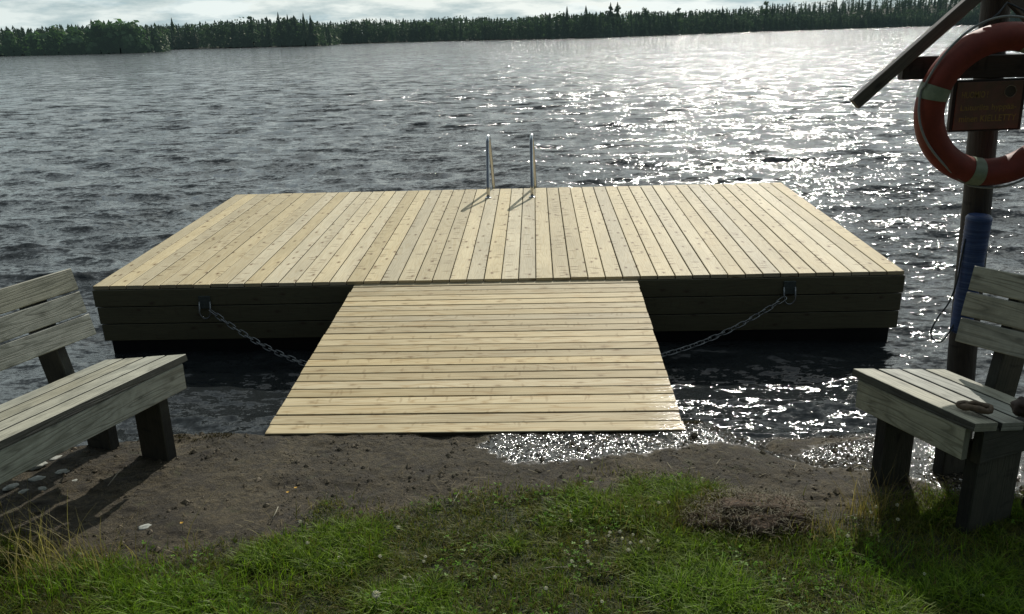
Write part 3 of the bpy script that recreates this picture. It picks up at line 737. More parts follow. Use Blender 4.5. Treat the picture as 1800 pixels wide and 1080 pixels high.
# depth and tilt from the back corners
nrm = Vector((-dx_.y, dx_.x, 0))
def backpt(px, py, base):
    r = ray(px, py)           # point whose component along dx_ equals base's
    t = base.dot(dx_) / (r.x * dx_.x + r.y * dx_.y)
    return Vector((r.x * t, r.y * t, H + r.z * t))
BL, BR = backpt(428, 342, FL), backpt(1386, 321, FR)
DD = ((BL - FL).dot(nrm) + (BR - FR).dot(nrm)) / 2; BZ = (BL.z + BR.z) / 2
tilt = atan2(BZ - 0.55, DD); print('dock', DW, DD, BZ, math.degrees(tilt))
dock = empty('floating_dock', FL, yaw)
tag(dock, 'large floating dock of new pale decking boards moored off the shore', 'dock')
Y1 = Vector((0, cos(tilt), sin(tilt))); Z1 = Vector((0, -sin(tilt), cos(tilt))); X1 = Vector((1, 0, 0))
NB = 47; pitch = DW / NB; T = 0.028
mb = MB(); scr = MB()
for i in range(NB):
    dz = random.uniform(-0.0012, 0.0012); dl = random.uniform(-0.004, 0.004)
    mb.plank(Vector((i * pitch + 0.003, 0, 0)) + Y1 * (-0.012 + dl) + Z1 * (-T + dz), Y1, -X1, Z1, DD, 0, 0) if False else \
    mb.plank(Vector((i * pitch + 0.0035, 0, 0)) + Y1 * (-0.010 + dl) + Z1 * (-T + dz), Y1, X1, Z1, DD + 0.01, pitch - 0.007 + random.uniform(-0.001, 0.001), T, 0.0035)
mb.build('deck', M_deck, dock)
mb = MB()
z = -T - 0.003
for k in range(3):
    hgt = 0.135
    off = (0.0, 0.012, 0.02)[k]
    mb.plank(Vector((off, 0.004, 0)) + Z1 * (z - hgt), X1, Z1, -Y1, DW - off * 1.6, hgt, 0.026, 0.003, (0.5 + 0.2 * (k == 0), 0.5, 0.5)); z -= hgt + 0.006
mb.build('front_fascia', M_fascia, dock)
for nm, x0, sgn in (('side_fascia', 0.03, -1), ('side_fascia', DW - 0.03, 1)):
    mb = MB(); z = -T - 0.003
    for k in range(3):
        mb.plank(Vector((x0, 0, 0)) + Y1 * 0.05 + Z1 * (z - 0.135), Y1, Z1, Vector((sgn, 0, 0)), DD - 0.06, 0.135, 0.025, 0.003); z -= 0.141
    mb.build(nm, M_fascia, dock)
mb = MB(); z = -T - 0.003
for k in range(3):
    mb.plank(Vector((0.03, 0, 0)) + Y1 * (DD - 0.04) + Z1 * (z - 0.135), X1, Z1, Y1, DW - 0.06, 0.135, 0.025, 0.003); z -= 0.141
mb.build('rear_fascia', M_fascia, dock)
for k in range(2):
    mb = MB(); x0 = 0.045 if k == 0 else DW / 2 + 0.03
    mb.plank(Vector((x0, 0.055, -0.66)), Y1, X1, Z1, DD - 0.2, DW / 2 - 0.075, 0.60, 0.01)
    mb.build('float', M_float, dock)
# mooring brackets
inv = local(dock).inverted()
for (px, py) in ((360, 533), (1388, 507)):
    P = ray(px, py); t = (FL.dot(nrm) - 0.03) / (P.x * nrm.x + P.y * nrm.y)
    W = Vector((P.x * t, P.y * t, H + P.z * t)); l = inv @ W
    mb = MB(); mb.plank(Vector((l.x - 0.045, -0.024, l.z - 0.045)), X1, Vector((0, 0, 1)), Vector((0, -1, 0)), 0.09, 0.10, 0.008, 0.002)
    br = mb.build('mooring_bracket', M_galv_d, dock)
    mb = MB(); pts = [(l.x + 0.042 * cos(a), -0.05 - 0.0 , l.z - 0.065 + 0.055 * sin(a)) for a in [pi + pi * q / 12 for q in range(13)]]
    pts = [(l.x - 0.042, -0.03, l.z + 0.01)] + pts + [(l.x + 0.042, -0.03, l.z + 0.01)]
    mb.tube(pts, 0.0065, 8); mb.build('shackle', M_galv, br)
# ladder
def dock_local(px, py):     # point of the deck plane seen at the pixel
    o = inv @ Vector((0, 0, H)); d = (inv.to_3x3() @ ray(px, py))
    t = -(o.dot(Z1)) / d.dot(Z1)
    p = o + d * t
    return p.x, p.dot(Y1)
lad = MB(); feet = [dock_local(858.5, 348), dock_local(935.5, 347)]
print('ladder feet', feet, DD)
xa, xb = feet[0][0], feet[1][0]; yf = (feet[0][1] + feet[1][1]) / 2; yb = DD + 0.06
for k in range(4):
    lad.tube([Vector((xa, yb + 0.03, -0.25 - 0.25 * k)), Vector((xb, yb + 0.03, -0.25 - 0.25 * k))], 0.016, 10)
ladder = lad.build('swim_ladder', M_steel, dock)
for x in (xa, xb):
    X0 = Vector((x, 0, 0)); XB = Vector((x + 0.035, 0, 0)); hh = 0.615; ra = 0.075; ym = (yf + yb) / 2 + 0.03
    pts = [X0 + Y1 * yf, X0 + Y1 * (yf + 0.015) + Z1 * 0.12, X0 + Y1 * ((yf + ym - ra) / 2) + Z1 * (hh * 0.5)]
    for q in range(0, 12):
        a = pi - pi * q / 11
        pts.append(X0 + (XB - X0) * (q / 11) * 0.35 + Y1 * (ym + ra * cos(a)) + Z1 * (hh - ra + ra * sin(a)))
    pts.append(X0 + (XB - X0) * 0.7 + Y1 * ((yb + 0.02 + ym + ra) / 2) + Z1 * (hh * 0.5)); pts.append(XB + Y1 * (yb + 0.02))
    pts.append(XB + Y1 * (yb + 0.03) + Z1 * (-1.2))
    mb = MB(); mb.tube(pts, 0.0185, 14); hr = mb.build('handrail', M_steel, ladder)
    mb = MB(); c = Vector((x, 0, 0)) + Y1 * yf; mb.tube([c + Z1 * 0.0015, c + Z1 * 0.007, c + Z1 * 0.008], [0.036, 0.036, 0.02], 16); mb.build('foot_flange', M_steel, hr)

# ------------------------------------------------------------------ gangway
GF0, GF1 = at(625, 498, 0.525), at(1119, 489, 0.525)
GN0, GN1 = at(462, 767, 0.408), at(1203, 753, 0.408)
fx = (GF1 - GF0); gdir = fx.normalized()
mid_f = (GF0 + GF1) / 2; mid_n = (GN0 + GN1) / 2
gl = (mid_f - mid_n); GL = gl.length; gy_ = gl.normalized()
gx_ = (gdir - gy_ * gdir.dot(gy_)).normalized(); gz_ = gx_.cross(gy_).normalized()
gw = empty('gangway', mid_n, 0); tag(gw, 'pale plank gangway leading from the shore slab to the floating dock', 'gangway')
wn_, wf_ = (GN1 - GN0).length, (GF1 - GF0).length; print('gang', wn_, wf_, GL)
nb = 23; gp = GL / nb; mb = MB()
for i in range(nb):
    t = (i + 0.5) / nb; w = wn_ * (1 - t) + wf_ * t
    cx = ((GN0 + GN1) / 2 * (1 - t) + (GF0 + GF1) / 2 * t) - mid_n
    dz = random.uniform(-0.0015, 0.0015)
    mb.plank(gy_ * (i * gp + 0.0035) - gx_ * (w / 2 + random.uniform(-.003, .003)) + gz_ * (-0.028 + dz), gx_, gy_, gz_, w, gp - 0.007, 0.028, 0.0035)
mb.build('deck', M_gang, gw)
for x in (-0.9, 0, 0.9):
    mb = MB(); mb.plank(gx_ * (x - 0.024) + gy_ * 0.25 + gz_ * (-0.028 - 0.12 - 0.003), gy_, gx_, gz_, GL - 0.3, 0.048, 0.12, 0.003); mb.build('stringer', M_fascia, gw)

# ------------------------------------------------------------------ chains
def chain(p0, p1, sag, label):
    p0 = Vector(p0); p1 = Vector(p1); e = empty('mooring_chain', p0); tag(e, label, 'chain', 'galvanised mooring chains')
    Ld = (p1 - p0).length; pl = 0.058; n = int(Ld * 1.02 / pl)
    mb = MB(); P = lambda t: (p1 - p0) * t + Vector((0, 0, -4 * sag * t * (1 - t)))
    for i in range(n):
        a, b = P(i / n), P((i + 1) / n); c = (a + b) / 2; d = (b - a).normalized()
        s = d.cross(Vector((0, 0, 1))).normalized(); u = s.cross(d)
        ang = (i % 2) * pi / 2 + 0.5 + random.uniform(-.2, .2); w = s * cos(ang) + u * sin(ang)
        hl, hw = 0.026, 0.017; pts = []
        for q in range(14):
            t = 2 * pi * q / 14; pts.append(c + d * (cos(t) * hw + (hl if cos(t) > 0 else -hl) * min(1, abs(cos(t)) * 3)) * 0.95 + w * sin(t) * hw)
        mb.tube(pts, 0.0043, 6, closed=True)
    m = mb.build('chain_links', M_galv, e)
def front_at(px, py, off=0.05):
    P = ray(px, py); t = (FL.dot(nrm) - off) / (P.x * nrm.x + P.y * nrm.y); return Vector((P.x * t, P.y * t, H + P.z * t))
chain(front_at(370, 546, 0.06), at(560, 647, 0.03), 0.06, 'mooring chain running from the dock\'s left bracket under the gangway')
chain(front_at(1380, 524, 0.06), at(1150, 628, 0.03), 0.06, 'mooring chain running from the dock\'s right bracket under the gangway')

# ------------------------------------------------------------------ benches
def bench(pA, pB, side, length, label, legs, zf=0.9, gleg=0.3, wide=None, bturn=0.0):
    A = at(*pA, zf); B = at(*pB, zf); u = (B - A).normalized()
    n = Vector((u.y, -u.x, 0)) if side == 1 else Vector((-u.y, u.x, 0))
    Zv = Vector((0, 0, 1))
    e = empty('bench', (A.x, A.y, gz(A.x, A.y))); tag(e, label, 'bench', 'weathered plank benches on the bank')
    o = Vector((0, 0, A.z - e.location.z))
    L_ = lambda off, nn, z: o + u * off + n * nn + Zv * (z - zf)
    sd = (n * 0.56 + Zv * (-0.105)).normalized(); st = (Zv - sd * Zv.dot(sd)).normalized()
    mb = MB(); w = 0.124
    for k in range(4):
        mb.plank(L_(random.uniform(0, .006), 0, zf) + sd * (k * (w + 0.021)) - st * 0.032, u, sd, st, length, w, 0.032, 0.002)
    mb.build('seat', M_grey, e)
    # front fascia board and end rail
    mb = MB(); mb.plank(L_(0.035, 0.028, zf - 0.167), u, Zv, -n, length - 0.07, 0.130, 0.030, 0.004); mb.build('seat_rail', M_grey, e)
    mb = MB(); mb.plank(L_(length - 0.042, 0.058, zf - 0.185), n, Zv, u, 0.47, 0.135, 0.040, 0.004); mb.build('end_rail', M_greyleg, e)
    # backrest
    ub = (u * cos(bturn) + n * sin(bturn)).normalized()
    nb_ = (n * cos(bturn) - u * sin(bturn)).normalized()
    bd = (nb_ * 0.085 + Zv * 0.33).normalized(); bn = bd.cross(ub).normalized()
    if bn.dot(n) > 0: bn = -bn
    mb = MB()
    for k in range(3):
        mb.plank(L_(random.uniform(-.008, .008), 0.605, 0.925) + bd * (k * 0.119), ub, bd, bn, length + 0.02, 0.109, 0.028, 0.004)
    mb.build('backrest', M_grey, e)
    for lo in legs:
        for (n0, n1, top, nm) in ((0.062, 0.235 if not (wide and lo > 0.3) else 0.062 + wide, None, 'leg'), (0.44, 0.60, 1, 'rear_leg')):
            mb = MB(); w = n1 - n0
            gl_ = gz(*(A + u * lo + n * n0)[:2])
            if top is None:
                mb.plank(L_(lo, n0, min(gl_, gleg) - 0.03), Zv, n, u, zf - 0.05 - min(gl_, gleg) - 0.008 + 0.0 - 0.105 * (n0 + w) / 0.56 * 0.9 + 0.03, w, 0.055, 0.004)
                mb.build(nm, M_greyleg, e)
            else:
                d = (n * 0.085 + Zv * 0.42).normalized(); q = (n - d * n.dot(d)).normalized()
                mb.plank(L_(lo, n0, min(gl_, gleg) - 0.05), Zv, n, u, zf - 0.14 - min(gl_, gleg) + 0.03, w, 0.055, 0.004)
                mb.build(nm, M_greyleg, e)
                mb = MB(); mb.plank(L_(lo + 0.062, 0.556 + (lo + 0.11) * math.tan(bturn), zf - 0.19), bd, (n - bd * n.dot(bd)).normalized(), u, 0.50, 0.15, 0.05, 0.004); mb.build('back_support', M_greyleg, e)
    return e
bl = bench((328, 622), (0, 775), 1, 1.55, 'weathered grey plank bench on the left bank with a slatted backrest', (0.10, 1.30), gleg=0.385)
brr = bench((1500, 648), (1715, 745), -1, 0.60, 'short weathered grey plank bench on the right bank beside the post', (0.10, 0.535), gleg=0.30, wide=0.24, bturn=radians(13))

# ------------------------------------------------------------------ lifebuoy post
YP = 4.2
pb = aty(1690, 645, YP); pm = aty(1722, 250, YP); pt = aty(1750, 8, YP)
ax = (pt - pb).normalized()
foot = pb - ax * (pb.z + 0.25); topp = pb + ax * 2.25
stand = empty('lifebuoy_post', (foot.x, foot.y, 0)); tag(stand, 'dark round wooden post with crossbeam and sloping boards at the right edge', 'post')
lo = Vector((foot.x, foot.y, 0))
mb = MB(); pts = [foot + (topp - foot) * (i / 14) for i in range(15)]
mb.tube([p - lo + Vector((random.uniform(-.003, .003), random.uniform(-.003, .003), 0)) for p in pts], [0.072 - 0.008 * i / 14 + random.uniform(-.001, .001) for i in range(15)], 20)
mb.build('pole', M_post, stand)
cb = aty(1580, 120, YP - 0.10); ce = aty(1930, 112, YP - 0.10)
d = (ce - cb).normalized(); z_ = (Vector((0, 0, 1)) - d * d.z).normalized()
mb = MB(); mb.plank(cb - z_ * 0.052 - lo, d, z_, Vector((0, -1, 0)), (ce - cb).length, 0.104, 0.045, 0.004); mb.build('crossbeam', M_beam, stand)
ap = aty(1752, -42, YP - 0.14)
for tgt in (aty(1498, 182, YP - 0.14), None):
    if tgt is None:
        t0 = aty(1498, 182, YP - 0.14); tgt = Vector((2 * ap.x - t0.x, ap.y, t0.z))
    d = (tgt - ap).normalized(); q = Vector((0, 1, 0)).cross(d).normalized()
    if q.z < 0: q = -q
    mb = MB(); mb.plank(ap - q * 0.03 - lo + Vector((0, 0.0 if tgt.x < ap.x else 0.045, 0)), d, q, Vector((0, -1, 0)), (tgt - ap).length, 0.055, 0.04, 0.003); mb.build('sloping_board', M_rafter, stand)

# sign
ys = YP - 0.155
s0 = aty(1677, 228, ys); s1 = aty(1791, 226, ys); s2 = aty(1682, 144, ys); s3 = aty(1796, 143, ys)
sc_ = (s0 + s1 + s2 + s3) / 4; sw = ((s1 - s0).length + (s3 - s2).length) / 2; sh = ((s2 - s0).length + (s3 - s1).length) / 2
sg = empty('warning_sign', (sc_.x, ys, sc_.z)); tag(sg, 'faded brownish sign reading HUOMIO with a round pictogram, inside the lifebuoy', 'sign')
sg.rotation_euler = (0, radians(-0.6), 0)
mb = MB(); mb.box((0, 0.014, 0), sw + 0.035, 0.022, sh + 0.018); mb.build('backing', M_signedge, sg)
mb = MB(); mb.plank((-sw / 2, 0.002, -sh / 2), (1, 0, 0), (0, 0, 1), (0, -1, 0), sw, sh, 0.004, 0.001); mb.build('panel', M_sign, sg)
def text(body, x, z, size, name='lettering', wmax=None):
    cu = bpy.data.curves.new('txt', 'FONT'); cu.body = body; cu.size = size; cu.offset = size * 0.012; cu.resolution_u = 3
    ob = bpy.data.objects.new('txt', cu); COL.objects.link(ob); bpy.context.view_layer.update()
    me = bpy.data.meshes.new_from_object(ob.evaluated_get(bpy.context.evaluated_depsgraph_get())); bpy.data.objects.remove(ob)
    xs = [v.co.x for v in me.vertices]; w = max(xs) - min(xs); k = (wmax / w) if wmax else 1
    for v in me.vertices:
        v.co = Vector((x + v.co.x * k, -0.0035, z + v.co.y))
    me.materials.clear(); me.materials.append(M_letter)
    o = bpy.data.objects.new(name, me); COL.objects.link(o); o.parent = sg
    return o
text('HUOMIO !', -sw * 0.43, sh * 0.17, 0.042, wmax=sw * 0.40)
text('Laiturilta hyppää-', -sw * 0.43, -sh * 0.09, 0.038, wmax=sw * 0.86)
text('minen KIELLETTY', -sw * 0.43, -sh * 0.33, 0.042, wmax=sw * 0.88)
mb = MB(); cxp, czp, rr_ = sw * 0.31, sh * 0.28, 0.027
mb.v += [Vector((cxp + (rr_ - .003) * cos(2 * pi * q / 28), -0.0034, czp + (rr_ - .003) * sin(2 * pi * q / 28))) for q in range(28)]
mb.face(list(range(28))); ic = mb.build('pictogram', M_icon, sg, recalc=False)
mb = MB(); mb.tube([(cxp + rr_ * cos(2 * pi * q / 28), -0.0042, czp + rr_ * sin(2 * pi * q / 28)) for q in range(28)], 0.0016, 6, closed=True); mb.build('pictogram_outline', M_iconring, ic)

# lifebuoy
yb_ = YP - 0.26
bc = aty(1755, 187, yb_); R_o = (aty(1755, 38, yb_) - aty(1755, 335, yb_)).length / 2; rt = 0.078; Rm = R_o - rt
buoy = empty('lifebuoy', bc); tag(buoy, 'faded orange red lifebuoy with pale tape bands hanging on the post', 'lifebuoy')
buoy.rotation_euler = (radians(4), 0, radians(-4))
def ringpt(a, r, y=0): return Vector((r * cos(a), y, r * sin(a)))
mb = MB(); mb.tube([ringpt(2 * pi * i / 72, Rm) for i in range(72)], rt, 22, closed=True, sq=(1.0, 0.80)); mb.build('ring', M_ring, buoy)
for cdeg in (167, 258, 348, 77):
    mb = MB(); a0 = radians(cdeg)
    mb.tube([ringpt(a0 + radians(-5.5 + 11 * i / 6), Rm) for i in range(7)], rt + 0.0025, 22, sq=(1.0, 0.81), cap=False); mb.build('tape_band', M_tape, buoy)
mb = MB(); pts = []
for k, cdeg in enumerate((77, 167, 258, 348)):
    a0 = radians(cdeg); a1 = a0 + radians(91)
    for q in range(20):
        t = q / 20; a = a0 + (a1 - a0) * t
        sag = sin(pi * t)
        rr = R_o + 0.008 + (0.0 if k in (0,) else -0.045) * sag + 0.012 * sin(2 * pi * t) 
        pts.append(ringpt(a, rr - 0.02 * (1 - sag), -0.052 * (sag if k else 0.3) - 0.02))
mb.tube(pts, 0.0055, 7, closed=True); mb.build('grab_rope', M_rope, buoy)
tp = ringpt(pi / 2 + 0.35, R_o - 0.01, 0); tq = ringpt(pi / 2 - 0.35, R_o - 0.01, 0)
mb = MB(); mb.tube([tp, ringpt(pi / 2 + 0.15, R_o + 0.025, 0.02), Vector((0, 0.09, R_o + 0.06)), ringpt(pi / 2 - 0.15, R_o + 0.025, 0.02), tq], 0.005, 7); mb.build('hanging_cord', M_cord, buoy)

# blue tube on the post + cord loop
f0 = aty(1722, 378, YP - 0.12); f1 = aty(1688, 585, YP - 0.12)
bt = empty('line_tube', f1); tag(bt, 'blue cord wound tube fixed upright to the front of the post', 'tube')
mb = MB(); axv = (f0 - f1); pts = []; rad = []
for i in range(60):
    t = i / 59; pts.append(axv * t); rad.append((0.050 + 0.010 * t) * (1 + 0.02 * ((i % 2) * 2 - 1)) + random.uniform(-.0007, .0007))
rad[0] *= 0.7; rad[-1] *= 0.82
mb.tube(pts, rad, 18); mb.build('wound_cord', M_blue, bt)
mb = MB(); lp = [(1697, 420), (1690, 455), (1682, 495), (1668, 532), (1650, 556), (1638, 578), (1637, 592), (1647, 602), (1658, 598), (1670, 582), (1682, 560)]
lp = [aty(x, y, YP - 0.13) for x, y in lp]; sm = []
for i in range(len(lp) - 1):
    p0 = lp[max(i - 1, 0)]; p1 = lp[i]; p2 = lp[i + 1]; p3 = lp[min(i + 2, len(lp) - 1)]
    for q in range(5):
        t = q / 5; sm.append(0.5 * ((2 * p1) + (p2 - p0) * t + (2 * p0 - 5 * p1 + 4 * p2 - p3) * t * t + (3 * p1 - p0 - 3 * p2 + p3) * t ** 3))
mb.tube([p - f1 for p in sm], 0.004, 7); mb.build('cord_loop', M_cord, bt)

# brown items on the right bench
c = at(1712, 722, 0.895); 
st_ = empty('folded_strap', c, radians(-28)); tag(st_, 'brown folded leather strap lying on the near corner of the right bench seat', 'strap')
mb = MB(); pts = []
for q in range(24):
    a = 2 * pi * q / 24; pts.append(Vector((0.052 * cos(a), 0.024 * sin(a) * (1 + 0.4 * cos(a)), 0.016 + 0.004 * sin(3 * a))))
mb.tube(pts, [0.0125 + 0.002 * sin(q * 1.7) for q in range(24)], 10, closed=True, sq=(1, 0.9))
mb.tube([Vector((-0.03, 0.0, 0.022)), Vector((0.0, 0.004, 0.030)), Vector((0.045, -0.004, 0.024))], [0.008, 0.011, 0.010], 10); mb.build('strap_loop', M_strap, st_)
c = at(1797, 728, 0.885)
o = blob('leather_bundle', (c.x, c.y, 0.885 + 0.028), 0.042, 0.038, 0.036, M_strap2, 12, 30, 0.3); tag(o, 'dark brown rounded leather bundle on the right bench at the picture edge', 'bundle')

# ------------------------------------------------------------------ far shore
def shore_pts():
    pts = [(-400, 98, 380), (-150, 97, 370), (0, 95, 360), (150, 92, 325), (268, 88, 320), (285, 84.5, 470), (420, 82.5, 430), (560, 79.5, 400), (590, 78.5, 520), (750, 76, 520), (900, 73.5, 440), (1040, 70.5, 400), (1180, 64, 480), (1350, 53, 640), (1500, 49, 760), (1650, 47, 850), (1800, 44, 850), (2000, 40, 850), (2300, 32, 850)]
    out = []
    for x, y, D in pts:
        r = ray(x, 60); k = D / hypot(r.x, r.y); out.append(Vector((r.x * k, r.y * k, 0)))
    return pts, out
SP, SW = shore_pts()
az_s = np.array([atan2(p.x, p.y) for p in SW]); D_s = np.array([hypot(p.x, p.y) for p in SW])
def shoreD(az): return np.interp(az, az_s, D_s)
skx = [(-400, 50), (0, 52), (60, 51), (110, 46), (190, 43), (270, 44), (330, 40), (450, 33), (570, 37), (700, 33), (820, 29), (900, 30), (1000, 26), (1120, 18), (1200, 19), (1300, 12), (1400, 3), (1500, -2), (1650, -12), (1800, -14), (2000, -20), (2300, -30)]
sk_az = []; sk_el = []
for x, y in skx:
    r = ray(x, y); sk_az.append(atan2(r.x, r.y)); sk_el.append(r.z / hypot(r.x, r.y))
def skyel(az): return np.interp(az, sk_az, sk_el)
def hill_z(x, y):
    az = np.arctan2(x, y); D = np.hypot(x, y); s = shoreD(az); d = D - s
    topd = 260.0
    zt = np.maximum(2.0, skyel(az) * (s + topd) + 2.3 - 12.3)
    return 0.35 * sstep(0, 6, d) + zt * sstep(10, topd, d) ** 1.0 + 0.0 * D - 0.8 * sstep(1, -6, d)
def build_far():
    az = np.linspace(radians(-52), radians(52), 260); dd = np.array([-8, -3, 0, 2, 5, 12, 30, 60, 100, 150, 200, 260, 320, 450, 700, 1200])
    A, Dd = np.meshgrid(az, dd, indexing='ij'); D = shoreD(A) + Dd
    X = D * np.sin(A); Y = D * np.cos(A); Z = hill_z(X, Y)
    idx = np.arange(X.size).reshape(X.shape)
    Fc = np.stack([idx[:-1, :-1], idx[:-1, 1:], idx[1:, 1:], idx[1:, :-1]], -1).reshape(-1, 4)
    o = npmesh('far_shore_terrain', np.stack([X, Y, Z], -1).reshape(-1, 3), Fc, simple('forest_floor', (0.012, 0.020, 0.011), 0.95, 0, 0.2, 0.4), smooth=True)
    tag(o, kind='structure')
def conifer(V, Fc, C, x, y, z, h, w, col, rs, lay=9, spk=7):
    for l in range(lay):
        t = l / lay; zz = z + h * (0.10 + 0.86 * t); r = w * (1 - t ** 1.5) ** 0.9 * rs.uniform(0.75, 1.15) * 0.85 + 0.18
        drop = h * 0.13 * (1 - 0.5 * t); a0 = rs.rand() * 6.3
        for k in range(spk):
            a = a0 + 2 * pi * k / spk + rs.normal(0, 0.15); rr = r * rs.uniform(0.65, 1.2); b = len(V)
            da = pi / spk * 1.05
            V.append((x, y, zz + h * 0.07)); V.append((x + rr * 0.72 * cos(a - da), y + rr * 0.72 * sin(a - da), zz - drop * 0.45)); V.append((x + rr * cos(a), y + rr * sin(a), zz - drop)); V.append((x + rr * 0.72 * cos(a + da), y + rr * 0.72 * sin(a + da), zz - drop * 0.45))
            Fc.append((b, b + 1, b + 2, b + 3)); c = col * rs.uniform(0.6, 1.3); C += [(*c, 1)] * 4
def broadleaf(V, Fc, C, x, y, z, h, w, col, rs, n=90, pine=False):
    nc = 7; cl = []
    for i in range(nc):
        t = rs.uniform(0.45, 0.95) if pine else rs.uniform(0.08, 0.93); a = rs.rand() * 6.3
        ww = w * (0.75 * sin(pi * min(1, t * 0.8 + 0.15)) ** 0.6) * rs.rand()
        cl.append((x + ww * cos(a), y + ww * sin(a), z + h * t, rs.uniform(0.35, 0.6) * w))
    for i in range(n):
        cx, cy, cz, cr = cl[i % nc]; d = rs.normal(0, 1, 3); d /= np.linalg.norm(d) + 1e-6
        p = np.array((cx, cy, cz)) + d * cr * rs.uniform(0.5, 1.0) * np.array((1, 1, 1.0 if not pine else 0.6))
        s = w * rs.uniform(0.08, 0.17); u = np.cross(d, rs.normal(0, 1, 3)); u /= np.linalg.norm(u) + 1e-6; v = np.cross(d, u) * 0.8
        nn = d * 0.3
        b = len(V); V += [tuple(p - u * s), tuple(p - v * s + nn * s), tuple(p + u * s), tuple(p + v * s - nn * s)]
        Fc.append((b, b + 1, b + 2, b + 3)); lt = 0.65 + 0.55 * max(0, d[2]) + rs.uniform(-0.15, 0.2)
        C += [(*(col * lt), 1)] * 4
GREENS = [np.array((0.040, 0.068, 0.042)), np.array((0.046, 0.080, 0.044)), np.array((0.036, 0.058, 0.040)), np.array((0.050, 0.085, 0.042))]
def forest():
    rs = np.random.RandomState(21)
    V = []; Fc = []; C = []
    rows = [(1.5, 1.0, 0), (4, 1.0, 0), (8, 1.05, 0), (14, 1.0, 0), (26, 1.0, 1), (45, 1.0, 1), (75, 1.0, 1), (110, 1, 1), (150, 1, 1), (190, 1, 1), (230, 1, 1), (262, 1, 1)]
    for off, hs, deep in rows:
        az = radians(-47)
        while az < radians(47):
            D = float(shoreD(az)) + off + rs.uniform(-3, 4) * (1 + off / 60)
            az += rs.uniform(0.4, 1.6) * 2.1 * (1 + off / 260) / D
            if abs(az) > radians(47): break
            x, y = D * sin(az), D * cos(az); z = float(hill_z(x, y))
            s = float(shoreD(az))
            lim = skyel(az) * D + 2.3 - z + 0.5         # height available below the skyline
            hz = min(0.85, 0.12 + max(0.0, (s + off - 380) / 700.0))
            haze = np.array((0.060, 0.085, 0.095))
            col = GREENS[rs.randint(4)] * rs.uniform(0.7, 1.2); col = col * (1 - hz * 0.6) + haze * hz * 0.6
            front = off < 20
            h = rs.uniform(8.5, 12.5) if front else rs.uniform(10.5, 14.5)
            h = min(h, max(4.5, float(lim) * rs.uniform(0.88, 1.04)))
            kind = rs.rand()
            hv = float(fbm(az * 34 + 5, off * 0.05 + 3, 3)); h *= 0.62 + 0.76 * hv if front else 0.86 + 0.28 * hv
            col = col * (0.75 + 0.5 * float(vn(az * 60, off * 0.2)))
            if kind < ((0.15 + 0.6 * float(vn(az * 25 + 9, 1.0))) if front else 0.5): conifer(V, Fc, C, x, y, z, h * 1.05, h * rs.uniform(0.20, 0.32), col * 0.95, rs, 8, 7)
            else: broadleaf(V, Fc, C, x, y, z, h * 0.92, h * rs.uniform(0.26, 0.40), col * 1.1, rs, 100 if front else 50, pine=(kind > 0.93))
    print('forest faces', len(Fc))
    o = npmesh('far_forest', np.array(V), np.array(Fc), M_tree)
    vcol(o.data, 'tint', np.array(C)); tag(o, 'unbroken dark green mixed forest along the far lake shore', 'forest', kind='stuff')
build_far(); forest()
M_trunk = simple('tree_bark', (0.09, 0.075, 0.06), 0.9, 0, 2, 0.4)
def tree_thing(px, ytop, off, kind, w, label, group, seed, ybase=None):
    rs = np.random.RandomState(seed); r = ray(px, 60); az = atan2(r.x, r.y); D = float(shoreD(az)) + off
    x, y = D * sin(az), D * cos(az); z = float(hill_z(x, y))
    rt_ = ray(px, ytop); top = 2.3 + rt_.z / hypot(rt_.x, rt_.y) * D; h = top - z
    e = empty('spruce_tree' if kind == 'c' else ('pine_tree' if kind == 'p' else 'broadleaf_tree'), (x, y, z)); tag(e, label, 'tree', group)
    mb = MB(); mb.tube([(0, 0, -0.3), (0.1, 0, h * 0.5), (0, 0, h * (0.93 if kind == 'c' else 0.8))], [h * 0.018, h * 0.012, h * 0.004], 8)
    if kind != 'c':
        for q in range(6):
            a = q * 2.1; zz = h * (0.35 + 0.08 * q); mb.tube([(0, 0, zz), (w * 0.5 * cos(a), w * 0.5 * sin(a), zz + h * 0.12)], [h * 0.006, h * 0.002], 5)
    mb.build('trunk', M_trunk, e)
    V = []; Fc = []; C = []; col = GREENS[seed % 4] * (0.85 if kind == 'c' else 1.1)
    if seed >= 80: col = np.array((0.055, 0.105, 0.045))
    if kind == 'c': conifer(V, Fc, C, 0, 0, 0, h, w * 1.5, col * 0.95, rs, 14, 10)
    else:
        broadleaf(V, Fc, C, 0, 0, 0, h * 0.97, w, col * 1.1, rs, 300, pine=(kind == 'p'))
        if kind == 'p': conifer(V, Fc, C, 0, 0, h * 0.15, h * 0.87, w * 0.9, col, rs, 9, 9)
        else: broadleaf(V, Fc, C, 0, 0, -h * 0.05, h * 0.85, w * 1.2, col * 1.45, rs, 380)
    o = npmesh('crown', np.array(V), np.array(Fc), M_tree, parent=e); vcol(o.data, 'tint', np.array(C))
gs_ = 'tall trees standing out of the far skyline'
